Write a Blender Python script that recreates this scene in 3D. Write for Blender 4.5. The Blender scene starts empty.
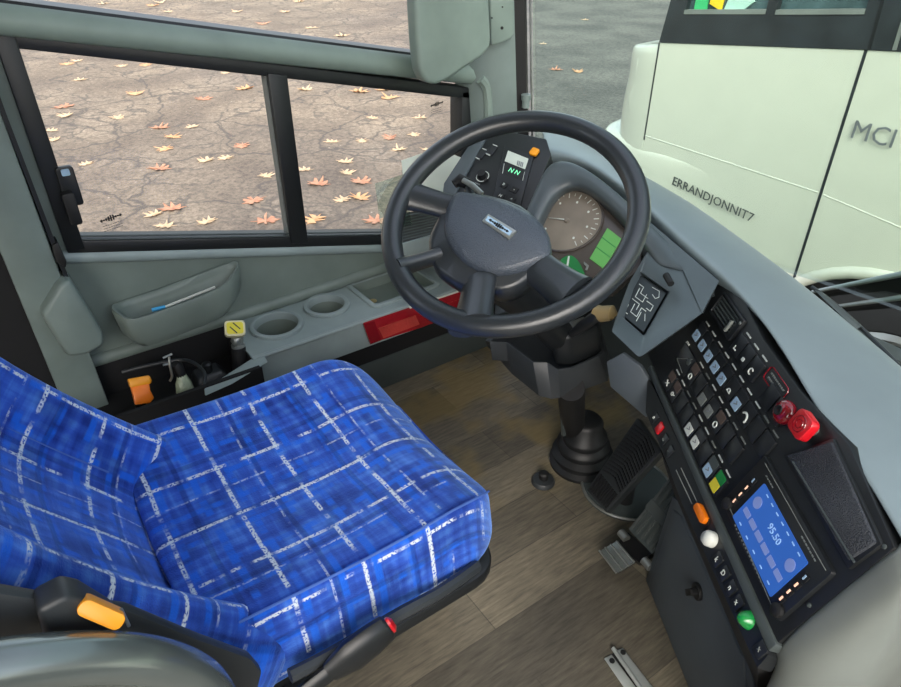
import bpy, bmesh, math, random
from mathutils import Vector, Matrix
random.seed(7)
scene = bpy.context.scene
col = scene.collection
PI = math.pi
# ------------------------------------------------------------------ camera
FOC = 677.0
pit, yaw = math.radians(33.6), math.radians(55)
CAM = Vector((0, 0, 1.25))
HD = Vector((-math.sin(yaw), math.cos(yaw), 0)); RT = Vector((math.cos(yaw), math.sin(yaw), 0)); ZZ = Vector((0, 0, 1))
FW = HD*math.cos(pit) - ZZ*math.sin(pit); UP = HD*math.sin(pit) + ZZ*math.cos(pit)
def ray(px, py): return FW + RT*((px-450.5)/FOC) - UP*((py-343.5)/FOC)
def P(px, py, z=None, x=None, y=None):
    """where the sight line of a photo pixel meets a plane of the bus"""
    d = ray(px, py)
    if z is not None: t = (z-CAM.z)/d.z
    elif x is not None: t = (x-CAM.x)/d.x
    else: t = (y-CAM.y)/d.y
    return CAM + d*t
cd = bpy.data.cameras.new('camera'); cam = bpy.data.objects.new('camera', cd); col.objects.link(cam)
cd.sensor_width = 36; cd.sensor_fit = 'HORIZONTAL'; cd.lens = FOC/901*36; cd.clip_start = .02; cd.clip_end = 200
m = Matrix((RT, UP, -FW)).transposed().to_4x4(); m.translation = CAM
cam.matrix_world = m
scene.camera = cam
# ------------------------------------------------------------------ planes
class Frame:
    """a flat surface in the bus: origin, two axes in it, its normal"""
    def __init__(s, o, ex, n):
        s.o = Vector(o); s.n = Vector(n).normalized(); ex = Vector(ex); s.ex = (ex - s.n*ex.dot(s.n)).normalized(); s.ey = s.n.cross(s.ex)
    def at(s, px, py, w=0):
        d = ray(px, py); t = (s.o + s.n*w - CAM).dot(s.n)/d.dot(s.n); return CAM + d*t
    def uv(s, px, py, w=0):
        q = s.at(px, py, w) - s.o; return q.dot(s.ex), q.dot(s.ey)
    def pt(s, u, v, w=0): return s.o + s.ex*u + s.ey*v + s.n*w
    def mat(s):
        m = Matrix((s.ex, s.ey, s.n)).transposed().to_4x4(); m.translation = s.o; return m
def frame3(a, b, c, o=None):
    n = (b-a).cross(c-a)
    if n.dot(CAM-a) < 0: n = -n
    return Frame(o or a, b-a, n)
# ------------------------------------------------------------------ materials
def srgb(r, g, b):
    f = lambda c: (c/12.92 if c <= .04045 else ((c+.055)/1.055)**2.4)
    return (f(r/255), f(g/255), f(b/255), 1)
def newmat(name):
    m = bpy.data.materials.new(name); m.use_nodes = True
    nt = m.node_tree; b = nt.nodes['Principled BSDF']; return m, nt, b
def N(nt, t, **k):
    n = nt.nodes.new(t)
    for a, v in k.items():
        if a.startswith('i_'):
            key = a[2:]
            n.inputs[int(key) if key.isdigit() else key].default_value = v
        else: setattr(n, a, v)
    return n
def ramp(nt, stops):
    r = N(nt, 'ShaderNodeValToRGB'); e = r.color_ramp.elements
    while len(e) < len(stops): e.new(.5)
    for i, (p, c) in enumerate(stops):
        e[i].position = p; e[i].color = c if len(c) == 4 else (*c, 1)
    return r
def mth(nt, op, a, b=None, c=None):
    n = N(nt, 'ShaderNodeMath', operation=op)
    for i, v in enumerate((a, b, c)):
        if v is None: continue
        if isinstance(v, (int, float)): n.inputs[i].default_value = v
        else: nt.links.new(v, n.inputs[i])
    return n.outputs[0]
def mixc(nt, fac, a, b, mode='MIX'):
    n = N(nt, 'ShaderNodeMix', data_type='RGBA', blend_type=mode)
    for s, v in ((n.inputs[0], fac), (n.inputs[6], a), (n.inputs[7], b)):
        if isinstance(v, (int, float)): s.default_value = v
        elif isinstance(v, tuple): s.default_value = v
        else: nt.links.new(v, s)
    return n.outputs[2]
def plastic(name, c, rough=.5, grain=700, bump=.12, var=.12, spec=.5, coat=0, metal=0, bd=.0006):
    m, nt, b = newmat(name)
    tc = N(nt, 'ShaderNodeTexCoord')
    n1 = N(nt, 'ShaderNodeTexNoise', i_Scale=9.0, i_Detail=4.0); nt.links.new(tc.outputs['Object'], n1.inputs['Vector'])
    lo = tuple(v*(1-var) for v in c[:3])+(1,); hi = tuple(min(1, v*(1+var)) for v in c[:3])+(1,)
    r = ramp(nt, [(.3, lo), (.7, hi)]); nt.links.new(n1.outputs['Fac'], r.inputs[0]); nt.links.new(r.outputs[0], b.inputs['Base Color'])
    if bump:
        n2 = N(nt, 'ShaderNodeTexNoise', i_Scale=float(grain), i_Detail=1.0); nt.links.new(tc.outputs['Object'], n2.inputs['Vector'])
        bp = N(nt, 'ShaderNodeBump', i_Strength=bump, i_Distance=bd); nt.links.new(n2.outputs['Fac'], bp.inputs['Height']); nt.links.new(bp.outputs[0], b.inputs['Normal'])
    b.inputs['Roughness'].default_value = rough; b.inputs['Specular IOR Level'].default_value = spec
    b.inputs['Coat Weight'].default_value = coat; b.inputs['Metallic'].default_value = metal
    return m
def glow(name, c, s, base=None):
    m, nt, b = newmat(name); b.inputs['Base Color'].default_value = base or c; b.inputs['Emission Color'].default_value = c; b.inputs['Emission Strength'].default_value = s; b.inputs['Roughness'].default_value = .35
    tc = N(nt, 'ShaderNodeTexCoord'); n1 = N(nt, 'ShaderNodeTexNoise', i_Scale=60.0); nt.links.new(tc.outputs['Object'], n1.inputs['Vector'])
    nt.links.new(mixc(nt, mth(nt, 'MULTIPLY', n1.outputs['Fac'], .25), c, tuple(v*.6 for v in c[:3])+(1,)), b.inputs['Emission Color'])
    return m
def glassmat(name, tint, refl=.06, rough=.02):
    m = bpy.data.materials.new(name); m.use_nodes = True; nt = m.node_tree; nt.nodes.clear()
    o = N(nt, 'ShaderNodeOutputMaterial'); t = N(nt, 'ShaderNodeBsdfTransparent', i_Color=tint); g = N(nt, 'ShaderNodeBsdfGlossy', i_Roughness=rough)
    f = N(nt, 'ShaderNodeFresnel', i_IOR=1.45); tc = N(nt, 'ShaderNodeTexCoord'); n1 = N(nt, 'ShaderNodeTexNoise', i_Scale=3.0, i_Detail=6.0)
    nt.links.new(tc.outputs['Object'], n1.inputs['Vector'])
    fac = mth(nt, 'MULTIPLY', f.outputs[0], mth(nt, 'MULTIPLY_ADD', n1.outputs['Fac'], refl*4, refl*8))
    mx = N(nt, 'ShaderNodeMixShader'); nt.links.new(fac, mx.inputs[0]); nt.links.new(t.outputs[0], mx.inputs[1]); nt.links.new(g.outputs[0], mx.inputs[2]); nt.links.new(mx.outputs[0], o.inputs[0])
    return m
M = {}
M['wall'] = plastic('grey_wall_plastic', srgb(112, 124, 118), .45)
M['console'] = plastic('light_console_plastic', srgb(142, 156, 156), .42)
M['pillar'] = plastic('pillar_plastic', srgb(118, 132, 128), .42)
M['beam'] = plastic('beam_plastic', srgb(128, 144, 136), .42)
M['pad'] = plastic('dash_pad_plastic', srgb(124, 138, 142), .36, 900, .1, .06)
M['hood'] = plastic('cluster_hood_plastic', srgb(70, 79, 83), .36, 900, .12, .1, .6)
M['endcap'] = plastic('end_cap_plastic', srgb(112, 118, 114), .4, 900, .1)
M['door'] = plastic('cabinet_plastic', srgb(74, 82, 88), .45, 900, .1)
M['black'] = plastic('black_plastic', srgb(26, 29, 31), .42, 800, .1)
M['dark'] = plastic('charcoal_plastic', srgb(46, 50, 53), .45, 700, .15)
M['mid'] = plastic('grey_lower_plastic', srgb(66, 74, 74), .5)
M['rubber'] = plastic('black_rubber', srgb(20, 21, 22), .55, 300, .2)
M['void'] = plastic('dark_lining_and_shade', srgb(14, 15, 17), .8, 300, .2)
M['rim'] = plastic('wheel_leather', srgb(40, 45, 49), .28, 650, .3, .1, .6, .25, 0, .0012)
M['hubpad'] = plastic('wheel_pad_vinyl', srgb(68, 77, 88), .34, 560, .9, .1, .6, .25, 0, .0022)
M['switch'] = plastic('switch_plastic', srgb(28, 31, 34), .35, 900, .05)
M['legend'] = plastic('switch_legend_white', srgb(205, 212, 205), .5, 300, 0)
M['legdim'] = plastic('switch_legend_grey', srgb(120, 126, 122), .5, 300, 0)
M['legblue'] = plastic('switch_legend_blue', srgb(160, 190, 214), .4, 500, 0, .2)
M['legbrown'] = plastic('switch_lens_brown', srgb(84, 72, 66), .4, 300, 0)
M['yellow'] = plastic('yellow_plastic', srgb(226, 214, 60), .4, 300, 0)
M['cream'] = plastic('cream_plastic', srgb(222, 216, 176), .45, 300, 0)
M['green'] = plastic('green_plastic', srgb(20, 130, 60), .25, 300, 0, .1, .5, .5)
M['red'] = plastic('red_plastic', srgb(196, 22, 34), .3, 300, 0, .05, .5, .3)
M['deepred'] = plastic('dark_red_gloss', srgb(130, 8, 26), .12, 300, 0, .1, .5, .8)
M['orange'] = plastic('orange_plastic', srgb(238, 122, 14), .4, 400, .05, .06)
M['amber'] = plastic('amber_plastic', srgb(244, 160, 30), .4, 400, .05, .06)
M['white'] = plastic('white_plastic', srgb(214, 218, 210), .4, 300, 0)
M['metal'] = plastic('brushed_metal', srgb(168, 172, 168), .35, 300, .1, .15, .5, 0, .8)
M['steel'] = plastic('worn_steel', srgb(176, 182, 178), .45, 200, .2, .25, .5, 0, .5)
M['rail'] = plastic('satin_rail', srgb(120, 128, 126), .22, 500, .04, .1, .5, .3, .6)
M['coach'] = plastic('white_coach_paint', srgb(208, 211, 196), .25, 40, 0, .02, .5, .3)
M['coachdark'] = plastic('coach_dark_trim', srgb(44, 50, 54), .3, 60, 0, .25)
M['emblem'] = plastic('lettering_grey', srgb(86, 92, 92), .35, 60, 0, .1, .5, 0, .3)
M['emblem2'] = plastic('lettering_silver', srgb(130, 136, 140), .35, 60, 0, .2, .5, 0, .4)
M['redlens'] = plastic('red_lens', srgb(150, 22, 34), .15, 160, .5, .3, .5, .6, 0, .002)
M['redlens2'] = plastic('red_lens_reflector', srgb(186, 62, 56), .2, 220, .9, .3, .5, .6, 0, .003)
M['blue'] = plastic('blue_tip', srgb(60, 160, 214), .4, 200, 0)
M['paper'] = plastic('pale_paper', srgb(206, 216, 204), .7, 80, 0, .08)
M['lcdgreen'] = glow('green_lcd', srgb(104, 178, 92), .32, srgb(60, 110, 56))
M['lcdtext'] = glow('green_digits', srgb(120, 230, 170), .7)
M['dkgreen'] = plastic('green_gauge', srgb(30, 120, 60), .4, 100, 0)
M['dial'] = plastic('dial_face', srgb(122, 114, 102), .3, 90, .1, .3)
M['dialface'] = plastic('cluster_face', srgb(74, 68, 63), .25, 90, .05, .25, .5, .4)  # brownish tone imitates the cover lens reflection, put into the colour
M['screen'] = glow('radio_screen_blue', srgb(48, 96, 176), .55, srgb(20, 50, 110))
M['screentext'] = glow('radio_screen_text', srgb(130, 164, 208), .42)
M['screenbtn'] = glow('radio_screen_keys', srgb(104, 120, 172), .4)
M['ledred'] = glow('button_backlight', srgb(240, 190, 160), .6)
M['boot'] = plastic('bellows_rubber', srgb(22, 24, 26), .5, 300, .15)
M['tread'] = plastic('pedal_rubber', srgb(38, 42, 44), .5, 300, .2)
M['clear'] = glassmat('clear_card', (.80, .88, .84, 1), .05)
M['sideglass'] = glassmat('side_window_glass', (.97, .97, .95, 1), .035)
M['screenglass'] = glassmat('windscreen_glass', (.84, .90, .87, 1), .015)
M['pouch'] = plastic('clear_wrapped_plastic', srgb(172, 184, 158), .25, 120, .8, .3, .5, .5, 0, .004)
M['coin'] = plastic('brass', srgb(200, 180, 130), .35, 200, .1, .1, .5, 0, .6)
M['tan'] = plastic('tan_knob', srgb(150, 132, 92), .4, 200, .1)
M['grille'] = plastic('speaker_cloth', srgb(60, 64, 70), .8, 520, 1.0, .25, .3, 0, 0, .003)
M['tyre'] = plastic('tyre_rubber', srgb(32, 34, 36), .75, 60, .4)
M['winddark'] = plastic('coach_window_interior', srgb(70, 92, 96), .2, 20, 0, .4)
M['pvc_g'] = plastic('green_sheet', srgb(64, 190, 120), .5, 30, 0)
M['pvc_y'] = plastic('yellow_sheet', srgb(236, 206, 40), .5, 30, 0)
M['pvc_w'] = plastic('pale_sheet', srgb(176, 214, 200), .5, 30, 0, .2)
def leafmat(n, a, b):
    m, nt, bs = newmat(n); tc = N(nt, 'ShaderNodeTexCoord'); n1 = N(nt, 'ShaderNodeTexNoise', i_Scale=14.0, i_Detail=3.0); nt.links.new(tc.outputs['Object'], n1.inputs['Vector'])
    r = ramp(nt, [(.35, a), (.65, b)]); nt.links.new(n1.outputs['Fac'], r.inputs[0]); nt.links.new(r.outputs[0], bs.inputs['Base Color']); bs.inputs['Roughness'].default_value = .7
    return m
LEAF = [leafmat('leaf_tan', srgb(196, 146, 104), srgb(216, 176, 134)), leafmat('leaf_rust', srgb(178, 122, 96), srgb(196, 150, 122)), leafmat('leaf_pale', srgb(198, 168, 134), srgb(212, 188, 158))]
# floor: vinyl planks running to the front of the bus
def floormat():
    m, nt, b = newmat('plank_vinyl'); L = nt.links.new
    tc = N(nt, 'ShaderNodeTexCoord'); mp = N(nt, 'ShaderNodeMapping'); mp.inputs['Rotation'].default_value[2] = -PI/2; L(tc.outputs['Object'], mp.inputs['Vector'])
    br = N(nt, 'ShaderNodeTexBrick', offset=.37, i_Scale=1.0); br.inputs['Brick Width'].default_value = .55; br.inputs['Row Height'].default_value = .125; br.inputs['Mortar Size'].default_value = .0012
    br.inputs['Color1'].default_value = (.16, .16, .16, 1); br.inputs['Color2'].default_value = (.9, .9, .9, 1); br.inputs['Mortar'].default_value = (.0, .0, .0, 1); br.inputs['Bias'].default_value = 0
    L(mp.outputs[0], br.inputs['Vector'])
    st = N(nt, 'ShaderNodeMapping'); st.inputs['Scale'].default_value = (30, 3, 1); L(tc.outputs['Object'], st.inputs['Vector'])
    gr = N(nt, 'ShaderNodeTexNoise', i_Scale=5.0, i_Detail=6.0, i_Roughness=.65); L(st.outputs[0], gr.inputs['Vector'])
    bl = N(nt, 'ShaderNodeTexNoise', i_Scale=3.2, i_Detail=4.0); L(tc.outputs['Object'], bl.inputs['Vector'])
    c1 = ramp(nt, [(.1, srgb(86, 83, 76)), (.9, srgb(134, 128, 114))]); L(br.outputs['Color'], c1.inputs[0])
    c2 = ramp(nt, [(.32, (.55, .54, .53, 1)), (.68, (1.2, 1.17, 1.1, 1))]); L(gr.outputs['Fac'], c2.inputs[0])
    c = mixc(nt, 1.0, c1.outputs[0], c2.outputs[0], 'MULTIPLY')
    c3 = ramp(nt, [(.38, (.72, .72, .72, 1)), (.66, (1.15, 1.13, 1.08, 1))]); L(bl.outputs['Fac'], c3.inputs[0])
    c = mixc(nt, 1.0, c, c3.outputs[0], 'MULTIPLY')
    # yellowed, worn patches ahead of the seat
    ns = N(nt, 'ShaderNodeTexNoise', i_Scale=6.5, i_Detail=3.0); L(tc.outputs['Object'], ns.inputs['Vector'])
    sp = N(nt, 'ShaderNodeSeparateXYZ'); L(tc.outputs['Object'], sp.inputs[0])
    area = mth(nt, 'MULTIPLY', N2range(nt, sp.outputs['Y'], .55, .8), N2range(nt, sp.outputs['X'], -.82, -1.0))
    st2 = mth(nt, 'MULTIPLY', N2range(nt, ns.outputs['Fac'], .47, .58), area)
    c = mixc(nt, mth(nt, 'MULTIPLY', st2, .5), c, srgb(136, 118, 70))
    L(c, b.inputs['Base Color']); b.inputs['Roughness'].default_value = .5
    bp = N(nt, 'ShaderNodeBump', i_Strength=.25, i_Distance=.002); L(gr.outputs['Fac'], bp.inputs['Height']); L(bp.outputs[0], b.inputs['Normal'])
    return m
def N2range(nt, v, a, b):
    n = N(nt, 'ShaderNodeMapRange', clamp=True); n.inputs['From Min'].default_value = a; n.inputs['From Max'].default_value = b; nt.links.new(v, n.inputs['Value']); return n.outputs[0]
M['floor'] = floormat()
def asphalt():
    m, nt, b = newmat('cracked_asphalt'); L = nt.links.new
    tc = N(nt, 'ShaderNodeTexCoord')
    nz = N(nt, 'ShaderNodeTexNoise', i_Scale=2.6, i_Detail=5.0); L(tc.outputs['Object'], nz.inputs['Vector'])
    ad = N(nt, 'ShaderNodeVectorMath', operation='MULTIPLY_ADD'); L(nz.outputs['Color'], ad.inputs[0]); ad.inputs[1].default_value = (.55, .55, .55); L(tc.outputs['Object'], ad.inputs[2])
    def crack(sc, w):
        v = N(nt, 'ShaderNodeTexVoronoi', feature='DISTANCE_TO_EDGE', i_Scale=sc); L(ad.outputs[0], v.inputs['Vector'])
        return N2range(nt, v.outputs['Distance'], w, w*.15)
    big = N(nt, 'ShaderNodeTexNoise', i_Scale=.35, i_Detail=3.0); L(tc.outputs['Object'], big.inputs['Vector'])
    mid = N(nt, 'ShaderNodeTexNoise', i_Scale=1.1, i_Detail=5.0); L(tc.outputs['Object'], mid.inputs['Vector'])
    fine = N(nt, 'ShaderNodeTexNoise', i_Scale=24.0, i_Detail=6.0, i_Roughness=.8); L(tc.outputs['Object'], fine.inputs['Vector'])
    c = ramp(nt, [(.34, srgb(112, 101, 91)), (.66, srgb(146, 133, 118))]); L(mid.outputs['Fac'], c.inputs[0])
    tone = ramp(nt, [(.4, (.82, .82, .84, 1)), (.62, (1.06, 1.04, 1.0, 1))]); L(big.outputs['Fac'], tone.inputs[0])
    cc = mixc(nt, 1.0, c.outputs[0], tone.outputs[0], 'MULTIPLY')
    f = ramp(nt, [(.34, (.5, .5, .51, 1)), (.5, (1, 1, 1, 1)), (.66, (1.5, 1.47, 1.43, 1))]); L(fine.outputs['Fac'], f.inputs[0])
    cc = mixc(nt, 1.0, cc, f.outputs[0], 'MULTIPLY')
    zone = N2range(nt, mid.outputs['Fac'], .40, .56)
    k = mth(nt, 'MAXIMUM', mth(nt, 'MULTIPLY', crack(.8, .026), .85), mth(nt, 'MULTIPLY', mth(nt, 'MULTIPLY', crack(2.3, .06), zone), .75))
    cc = mixc(nt, k, cc, srgb(84, 78, 74))
    # grit and small debris
    v2 = N(nt, 'ShaderNodeTexVoronoi', i_Scale=7.0); L(tc.outputs['Object'], v2.inputs['Vector'])
    g = N2range(nt, v2.outputs['Distance'], .085, .05); v3 = N(nt, 'ShaderNodeSeparateColor'); L(v2.outputs['Color'], v3.inputs[0])
    cc = mixc(nt, mth(nt, 'MULTIPLY', mth(nt, 'MULTIPLY', g, N2range(nt, v3.outputs[0], .6, .7)), .6), cc, srgb(214, 200, 182))
    # tarmac ahead painted darker, standing in for tinted glass and the coach's shadow
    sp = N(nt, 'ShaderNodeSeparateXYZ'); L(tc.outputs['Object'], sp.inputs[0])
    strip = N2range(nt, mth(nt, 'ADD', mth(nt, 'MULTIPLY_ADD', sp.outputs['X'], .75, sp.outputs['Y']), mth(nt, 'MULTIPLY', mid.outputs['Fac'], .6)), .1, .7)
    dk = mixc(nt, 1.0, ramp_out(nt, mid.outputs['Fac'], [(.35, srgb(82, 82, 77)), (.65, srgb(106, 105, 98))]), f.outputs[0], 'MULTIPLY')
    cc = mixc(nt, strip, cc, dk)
    L(cc, b.inputs['Base Color']); b.inputs['Roughness'].default_value = .85
    bp = N(nt, 'ShaderNodeBump', i_Strength=.5, i_Distance=.01); L(fine.outputs['Fac'], bp.inputs['Height']); L(bp.outputs[0], b.inputs['Normal'])
    return m
def ramp_out(nt, v, stops):
    r = ramp(nt, stops); nt.links.new(v, r.inputs[0]); return r.outputs[0]
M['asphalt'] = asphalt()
def fabric():
    """blue plush with white chenille check, woven along the UV directions (metres)"""
    m, nt, b = newmat('plaid_plush'); L = nt.links.new
    tc = N(nt, 'ShaderNodeTexCoord'); sp = N(nt, 'ShaderNodeSeparateXYZ')
    wob = N(nt, 'ShaderNodeTexNoise', i_Scale=7.0, i_Detail=2.0); L(tc.outputs['UV'], wob.inputs['Vector'])
    ad = N(nt, 'ShaderNodeVectorMath', operation='MULTIPLY_ADD'); L(wob.outputs['Color'], ad.inputs[0]); ad.inputs[1].default_value = (.012, .012, 0); L(tc.outputs['UV'], ad.inputs[2])
    L(ad.outputs[0], sp.inputs[0]); U_, V_ = sp.outputs['X'], sp.outputs['Y']
    def line(c, per, off, w):
        d = mth(nt, 'ABSOLUTE', mth(nt, 'SUBTRACT', mth(nt, 'FRACT', mth(nt, 'ADD', mth(nt, 'DIVIDE', c, per), off)), .5))
        return N2range(nt, mth(nt, 'MULTIPLY', d, per), w, w*.6)
    def noise(sx, sy, sc, det=3.0):
        mp = N(nt, 'ShaderNodeMapping'); mp.inputs['Scale'].default_value = (sx, sy, 1); L(ad.outputs[0], mp.inputs['Vector'])
        n = N(nt, 'ShaderNodeTexNoise', i_Scale=sc, i_Detail=det); L(mp.outputs[0], n.inputs['Vector']); return n.outputs['Fac']
    su, sv = noise(10, 1, 6), noise(1, 10, 6)
    patch = noise(1, 1, 11)
    base = ramp_out(nt, mth(nt, 'MULTIPLY_ADD', su, .5, mth(nt, 'MULTIPLY', sv, .5)), [(.34, srgb(30, 56, 148)), (.5, srgb(50, 90, 192)), (.66, srgb(82, 134, 224))])
    dark = mth(nt, 'MULTIPLY', N2range(nt, patch, .5, .6), .4)
    c = mixc(nt, dark, base, srgb(10, 20, 74))
    bright = srgb(24, 100, 220); navy = srgb(8, 14, 60); wht = srgb(216, 226, 232)
    fu, fv = N2range(nt, noise(2, 12, 3), .42, .56), N2range(nt, noise(12, 2, 3), .42, .56)
    c = mixc(nt, mth(nt, 'MULTIPLY', mth(nt, 'MULTIPLY', line(U_, .062, .2, .007), fu), .8), c, bright)
    c = mixc(nt, mth(nt, 'MULTIPLY', mth(nt, 'MULTIPLY', line(V_, .054, .35, .007), fv), .8), c, bright)
    c = mixc(nt, mth(nt, 'MULTIPLY', line(U_, .135, .1, .006), .35), c, navy)
    c = mixc(nt, mth(nt, 'MULTIPLY', line(V_, .12, .7, .005), .35), c, navy)
    tw = N2range(nt, noise(1, 1, 260, 1), .36, .5)
    f2u, f2v = N2range(nt, noise(1, 6, 5), .40, .5), N2range(nt, noise(6, 1, 5), .40, .5)
    for co, per, off, w, fd, a in ((U_, .112, .0, .004, f2u, .92), (V_, .104, .0, .004, f2v, .92), (U_, .21, .55, .0022, fu, .5), (V_, .19, .4, .0022, fv, .5)):
        c = mixc(nt, mth(nt, 'MULTIPLY', mth(nt, 'MULTIPLY', mth(nt, 'MULTIPLY', line(co, per, off, w), tw), fd), a), c, wht)
    L(c, b.inputs['Base Color']); b.inputs['Roughness'].default_value = .85
    b.inputs['Sheen Weight'].default_value = .9; b.inputs['Sheen Roughness'].default_value = .4; b.inputs['Sheen Tint'].default_value = srgb(150, 190, 255)
    b.inputs['Specular IOR Level'].default_value = .15
    n2 = N(nt, 'ShaderNodeTexNoise', i_Scale=420.0); L(tc.outputs['UV'], n2.inputs['Vector'])
    bp = N(nt, 'ShaderNodeBump', i_Strength=.5, i_Distance=.002); L(n2.outputs['Fac'], bp.inputs['Height']); L(bp.outputs[0], b.inputs['Normal'])
    return m
M['fabric'] = fabric()
# ------------------------------------------------------------------ objects
def tag(o, label=None, cat=None, group=None, kind=None):
    for k, v in (('label', label), ('category', cat), ('group', group), ('kind', kind)):
        if v: o[k] = v
    return o
def thing(name, label, cat, loc=(0, 0, 0), group=None):
    o = bpy.data.objects.new(name, None); o.empty_display_size = .05; col.objects.link(o); o.location = loc
    return tag(o, label, cat, group)
def obj(name, verts, faces, mat, parent=None, smooth=40, uv=None, bevel=0, seg=2, sub=0, label=None, origin=None):
    """one mesh object; vertices in bus coordinates, origin at the parent's base or at its own middle"""
    base = Vector(origin) if origin is not None else parent_base(parent) if parent is not None else sum((Vector(v) for v in verts), Vector())/max(1, len(verts))
    me = bpy.data.meshes.new(name); me.from_pydata([Vector(v)-base for v in verts], [], faces); me.validate()
    if uv:
        ul = me.uv_layers.new(name='UVMap')
        for l in me.loops: ul.data[l.index].uv = uv[l.vertex_index]
    bm = bmesh.new(); bm.from_mesh(me); bmesh.ops.remove_doubles(bm, verts=bm.verts, dist=1e-6) if not uv else None
    bmesh.ops.recalc_face_normals(bm, faces=bm.faces)
    if bevel:
        es = [e for e in bm.edges if len(e.link_faces) == 2 and e.calc_face_angle(0) > .35]
        bmesh.ops.bevel(bm, geom=es, offset=bevel, segments=seg, profile=.5, affect='EDGES', clamp_overlap=True)
    bm.to_mesh(me); bm.free()
    if smooth:
        for p in me.polygons: p.use_smooth = True
        me.set_sharp_from_angle(angle=math.radians(smooth))
    me.materials.append(M[mat] if isinstance(mat, str) else mat)
    o = bpy.data.objects.new(name, me); col.objects.link(o)
    if parent is None: o.location = base
    else: o.parent = parent
    if sub:
        md = o.modifiers.new('sub', 'SUBSURF'); md.levels = sub; md.render_levels = sub
    if label: o['label'] = label
    return o
def parent_base(p):
    b = Vector()
    while p is not None: b = b + Vector(p.location); p = p.parent
    return b
class MB:
    def __init__(s): s.v = []; s.f = []
    def add(s, vs, fs):
        k = len(s.v); s.v += [Vector(v) for v in vs]; s.f += [tuple(i+k for i in f) for f in fs]; return s
    def hull(s, a, b):
        """closed prism between two matching loops"""
        n = len(a); return s.add(list(a)+list(b), [tuple(range(n))[::-1], tuple(range(n, 2*n))]+[(i, (i+1) % n, n+(i+1) % n, n+i) for i in range(n)])
    def poly(s, fr, uvs, w0, w1): return s.hull([fr.pt(u, v, w0) for u, v in uvs], [fr.pt(u, v, w1) for u, v in uvs])
    def box(s, c, d, rot=None):
        vs = [Vector((x*d[0]/2, y*d[1]/2, z*d[2]/2)) for z in (-1, 1) for x, y in ((-1, -1), (1, -1), (1, 1), (-1, 1))]
        if rot is not None: vs = [rot @ v for v in vs]
        vs = [v+Vector(c) for v in vs]; return s.hull(vs[:4], vs[4:])
    def rings(s, rs, close=False, cap=True):
        n = len(rs[0]); k = len(s.v); m = len(rs)
        for r in rs: s.v += [Vector(p) for p in r]
        for j in range(m if close else m-1):
            a, b = k+j*n, k+((j+1) % m)*n
            s.f += [(a+i, a+(i+1) % n, b+(i+1) % n, b+i) for i in range(n)]
        if cap and not close: s.f += [tuple(range(k, k+n))[::-1], tuple(range(k+(m-1)*n, k+m*n))]
        return s
    def tube(s, path, r, n=12, close=False, flat=1.0, ref=None):
        path = [Vector(p) for p in path]; rs = []; m = len(path); ref = Vector(ref) if ref is not None else None
        for i, p in enumerate(path):
            t = (path[(i+1) % m]-path[i-1]) if close else (path[min(i+1, m-1)]-path[max(i-1, 0)])
            t.normalize()
            if ref is None: ref = t.orthogonal().normalized()
            ref = (ref - t*ref.dot(t)).normalized(); q = t.cross(ref); rr = r[i] if isinstance(r, (list, tuple)) else r
            rs.append([p + ref*(math.cos(2*PI*k/n)*rr) + q*(math.sin(2*PI*k/n)*rr*flat) for k in range(n)])
        return s.rings(rs, close)
    def lathe(s, fr, prof, n=24, u=0, v=0, cap=True):
        return s.rings([[fr.pt(u+r*math.cos(2*PI*k/n), v+r*math.sin(2*PI*k/n), w) for k in range(n)] for r, w in prof], cap=cap)
    def build(s, name, mat, parent=None, **k): return obj(name, s.v, s.f, mat, parent, **k)
def rrect(w, h, r, n=5, cu=0, cv=0, ang=0):
    o = []
    for sx, sy, a0 in ((1, 1, 0), (-1, 1, PI/2), (-1, -1, PI), (1, -1, 1.5*PI)):
        for i in range(n+1):
            a = a0+PI/2*i/n; o.append((sx*(w/2-r)+r*math.cos(a), sy*(h/2-r)+r*math.sin(a)))
    c, s_ = math.cos(ang), math.sin(ang)
    return [(cu+x*c-y*s_, cv+x*s_+y*c) for x, y in o]
def circ(r, n=20, cu=0, cv=0, ry=None): return [(cu+r*math.cos(2*PI*i/n), cv+(ry or r)*math.sin(2*PI*i/n)) for i in range(n)]
def smoothpath(pts, n=6, close=False):
    pts = [Vector(p) for p in pts]; o = []; m = len(pts)
    for i in range(m if close else m-1):
        p0, p1, p2, p3 = (pts[(i-1) % m], pts[i], pts[(i+1) % m], pts[(i+2) % m]) if close else (pts[max(i-1, 0)], pts[i], pts[i+1], pts[min(i+2, m-1)])
        for k in range(n):
            t = k/n; o.append(.5*((2*p1)+(p2-p0)*t+(2*p0-5*p1+4*p2-p3)*t*t+(3*p1-p0-3*p2+p3)*t**3))
    if not close: o.append(pts[-1])
    return o
def text(s, name, fr, u, v, size, ang, mat, parent, depth=.0004, w=.0006, align='CENTER', sx=1.0):
    cu = bpy.data.curves.new(name, 'FONT'); cu.body = s; cu.size = size; cu.align_x = align; cu.align_y = 'CENTER'; cu.extrude = depth; cu.resolution_u = 2
    t = bpy.data.objects.new(name, cu); col.objects.link(t); bpy.context.view_layer.update()
    me = bpy.data.meshes.new_from_object(t.evaluated_get(bpy.context.evaluated_depsgraph_get())); bpy.data.objects.remove(t)
    mx = fr.mat() @ Matrix.Translation((u, v, w)) @ Matrix.Rotation(ang, 4, 'Z') @ Matrix.Diagonal((sx, 1, 1, 1))
    vs = [mx @ p.co for p in me.vertices]; fs = [tuple(p.vertices) for p in me.polygons]; bpy.data.meshes.remove(me)
    return obj(name, vs, fs, mat, parent, smooth=0)
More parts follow.
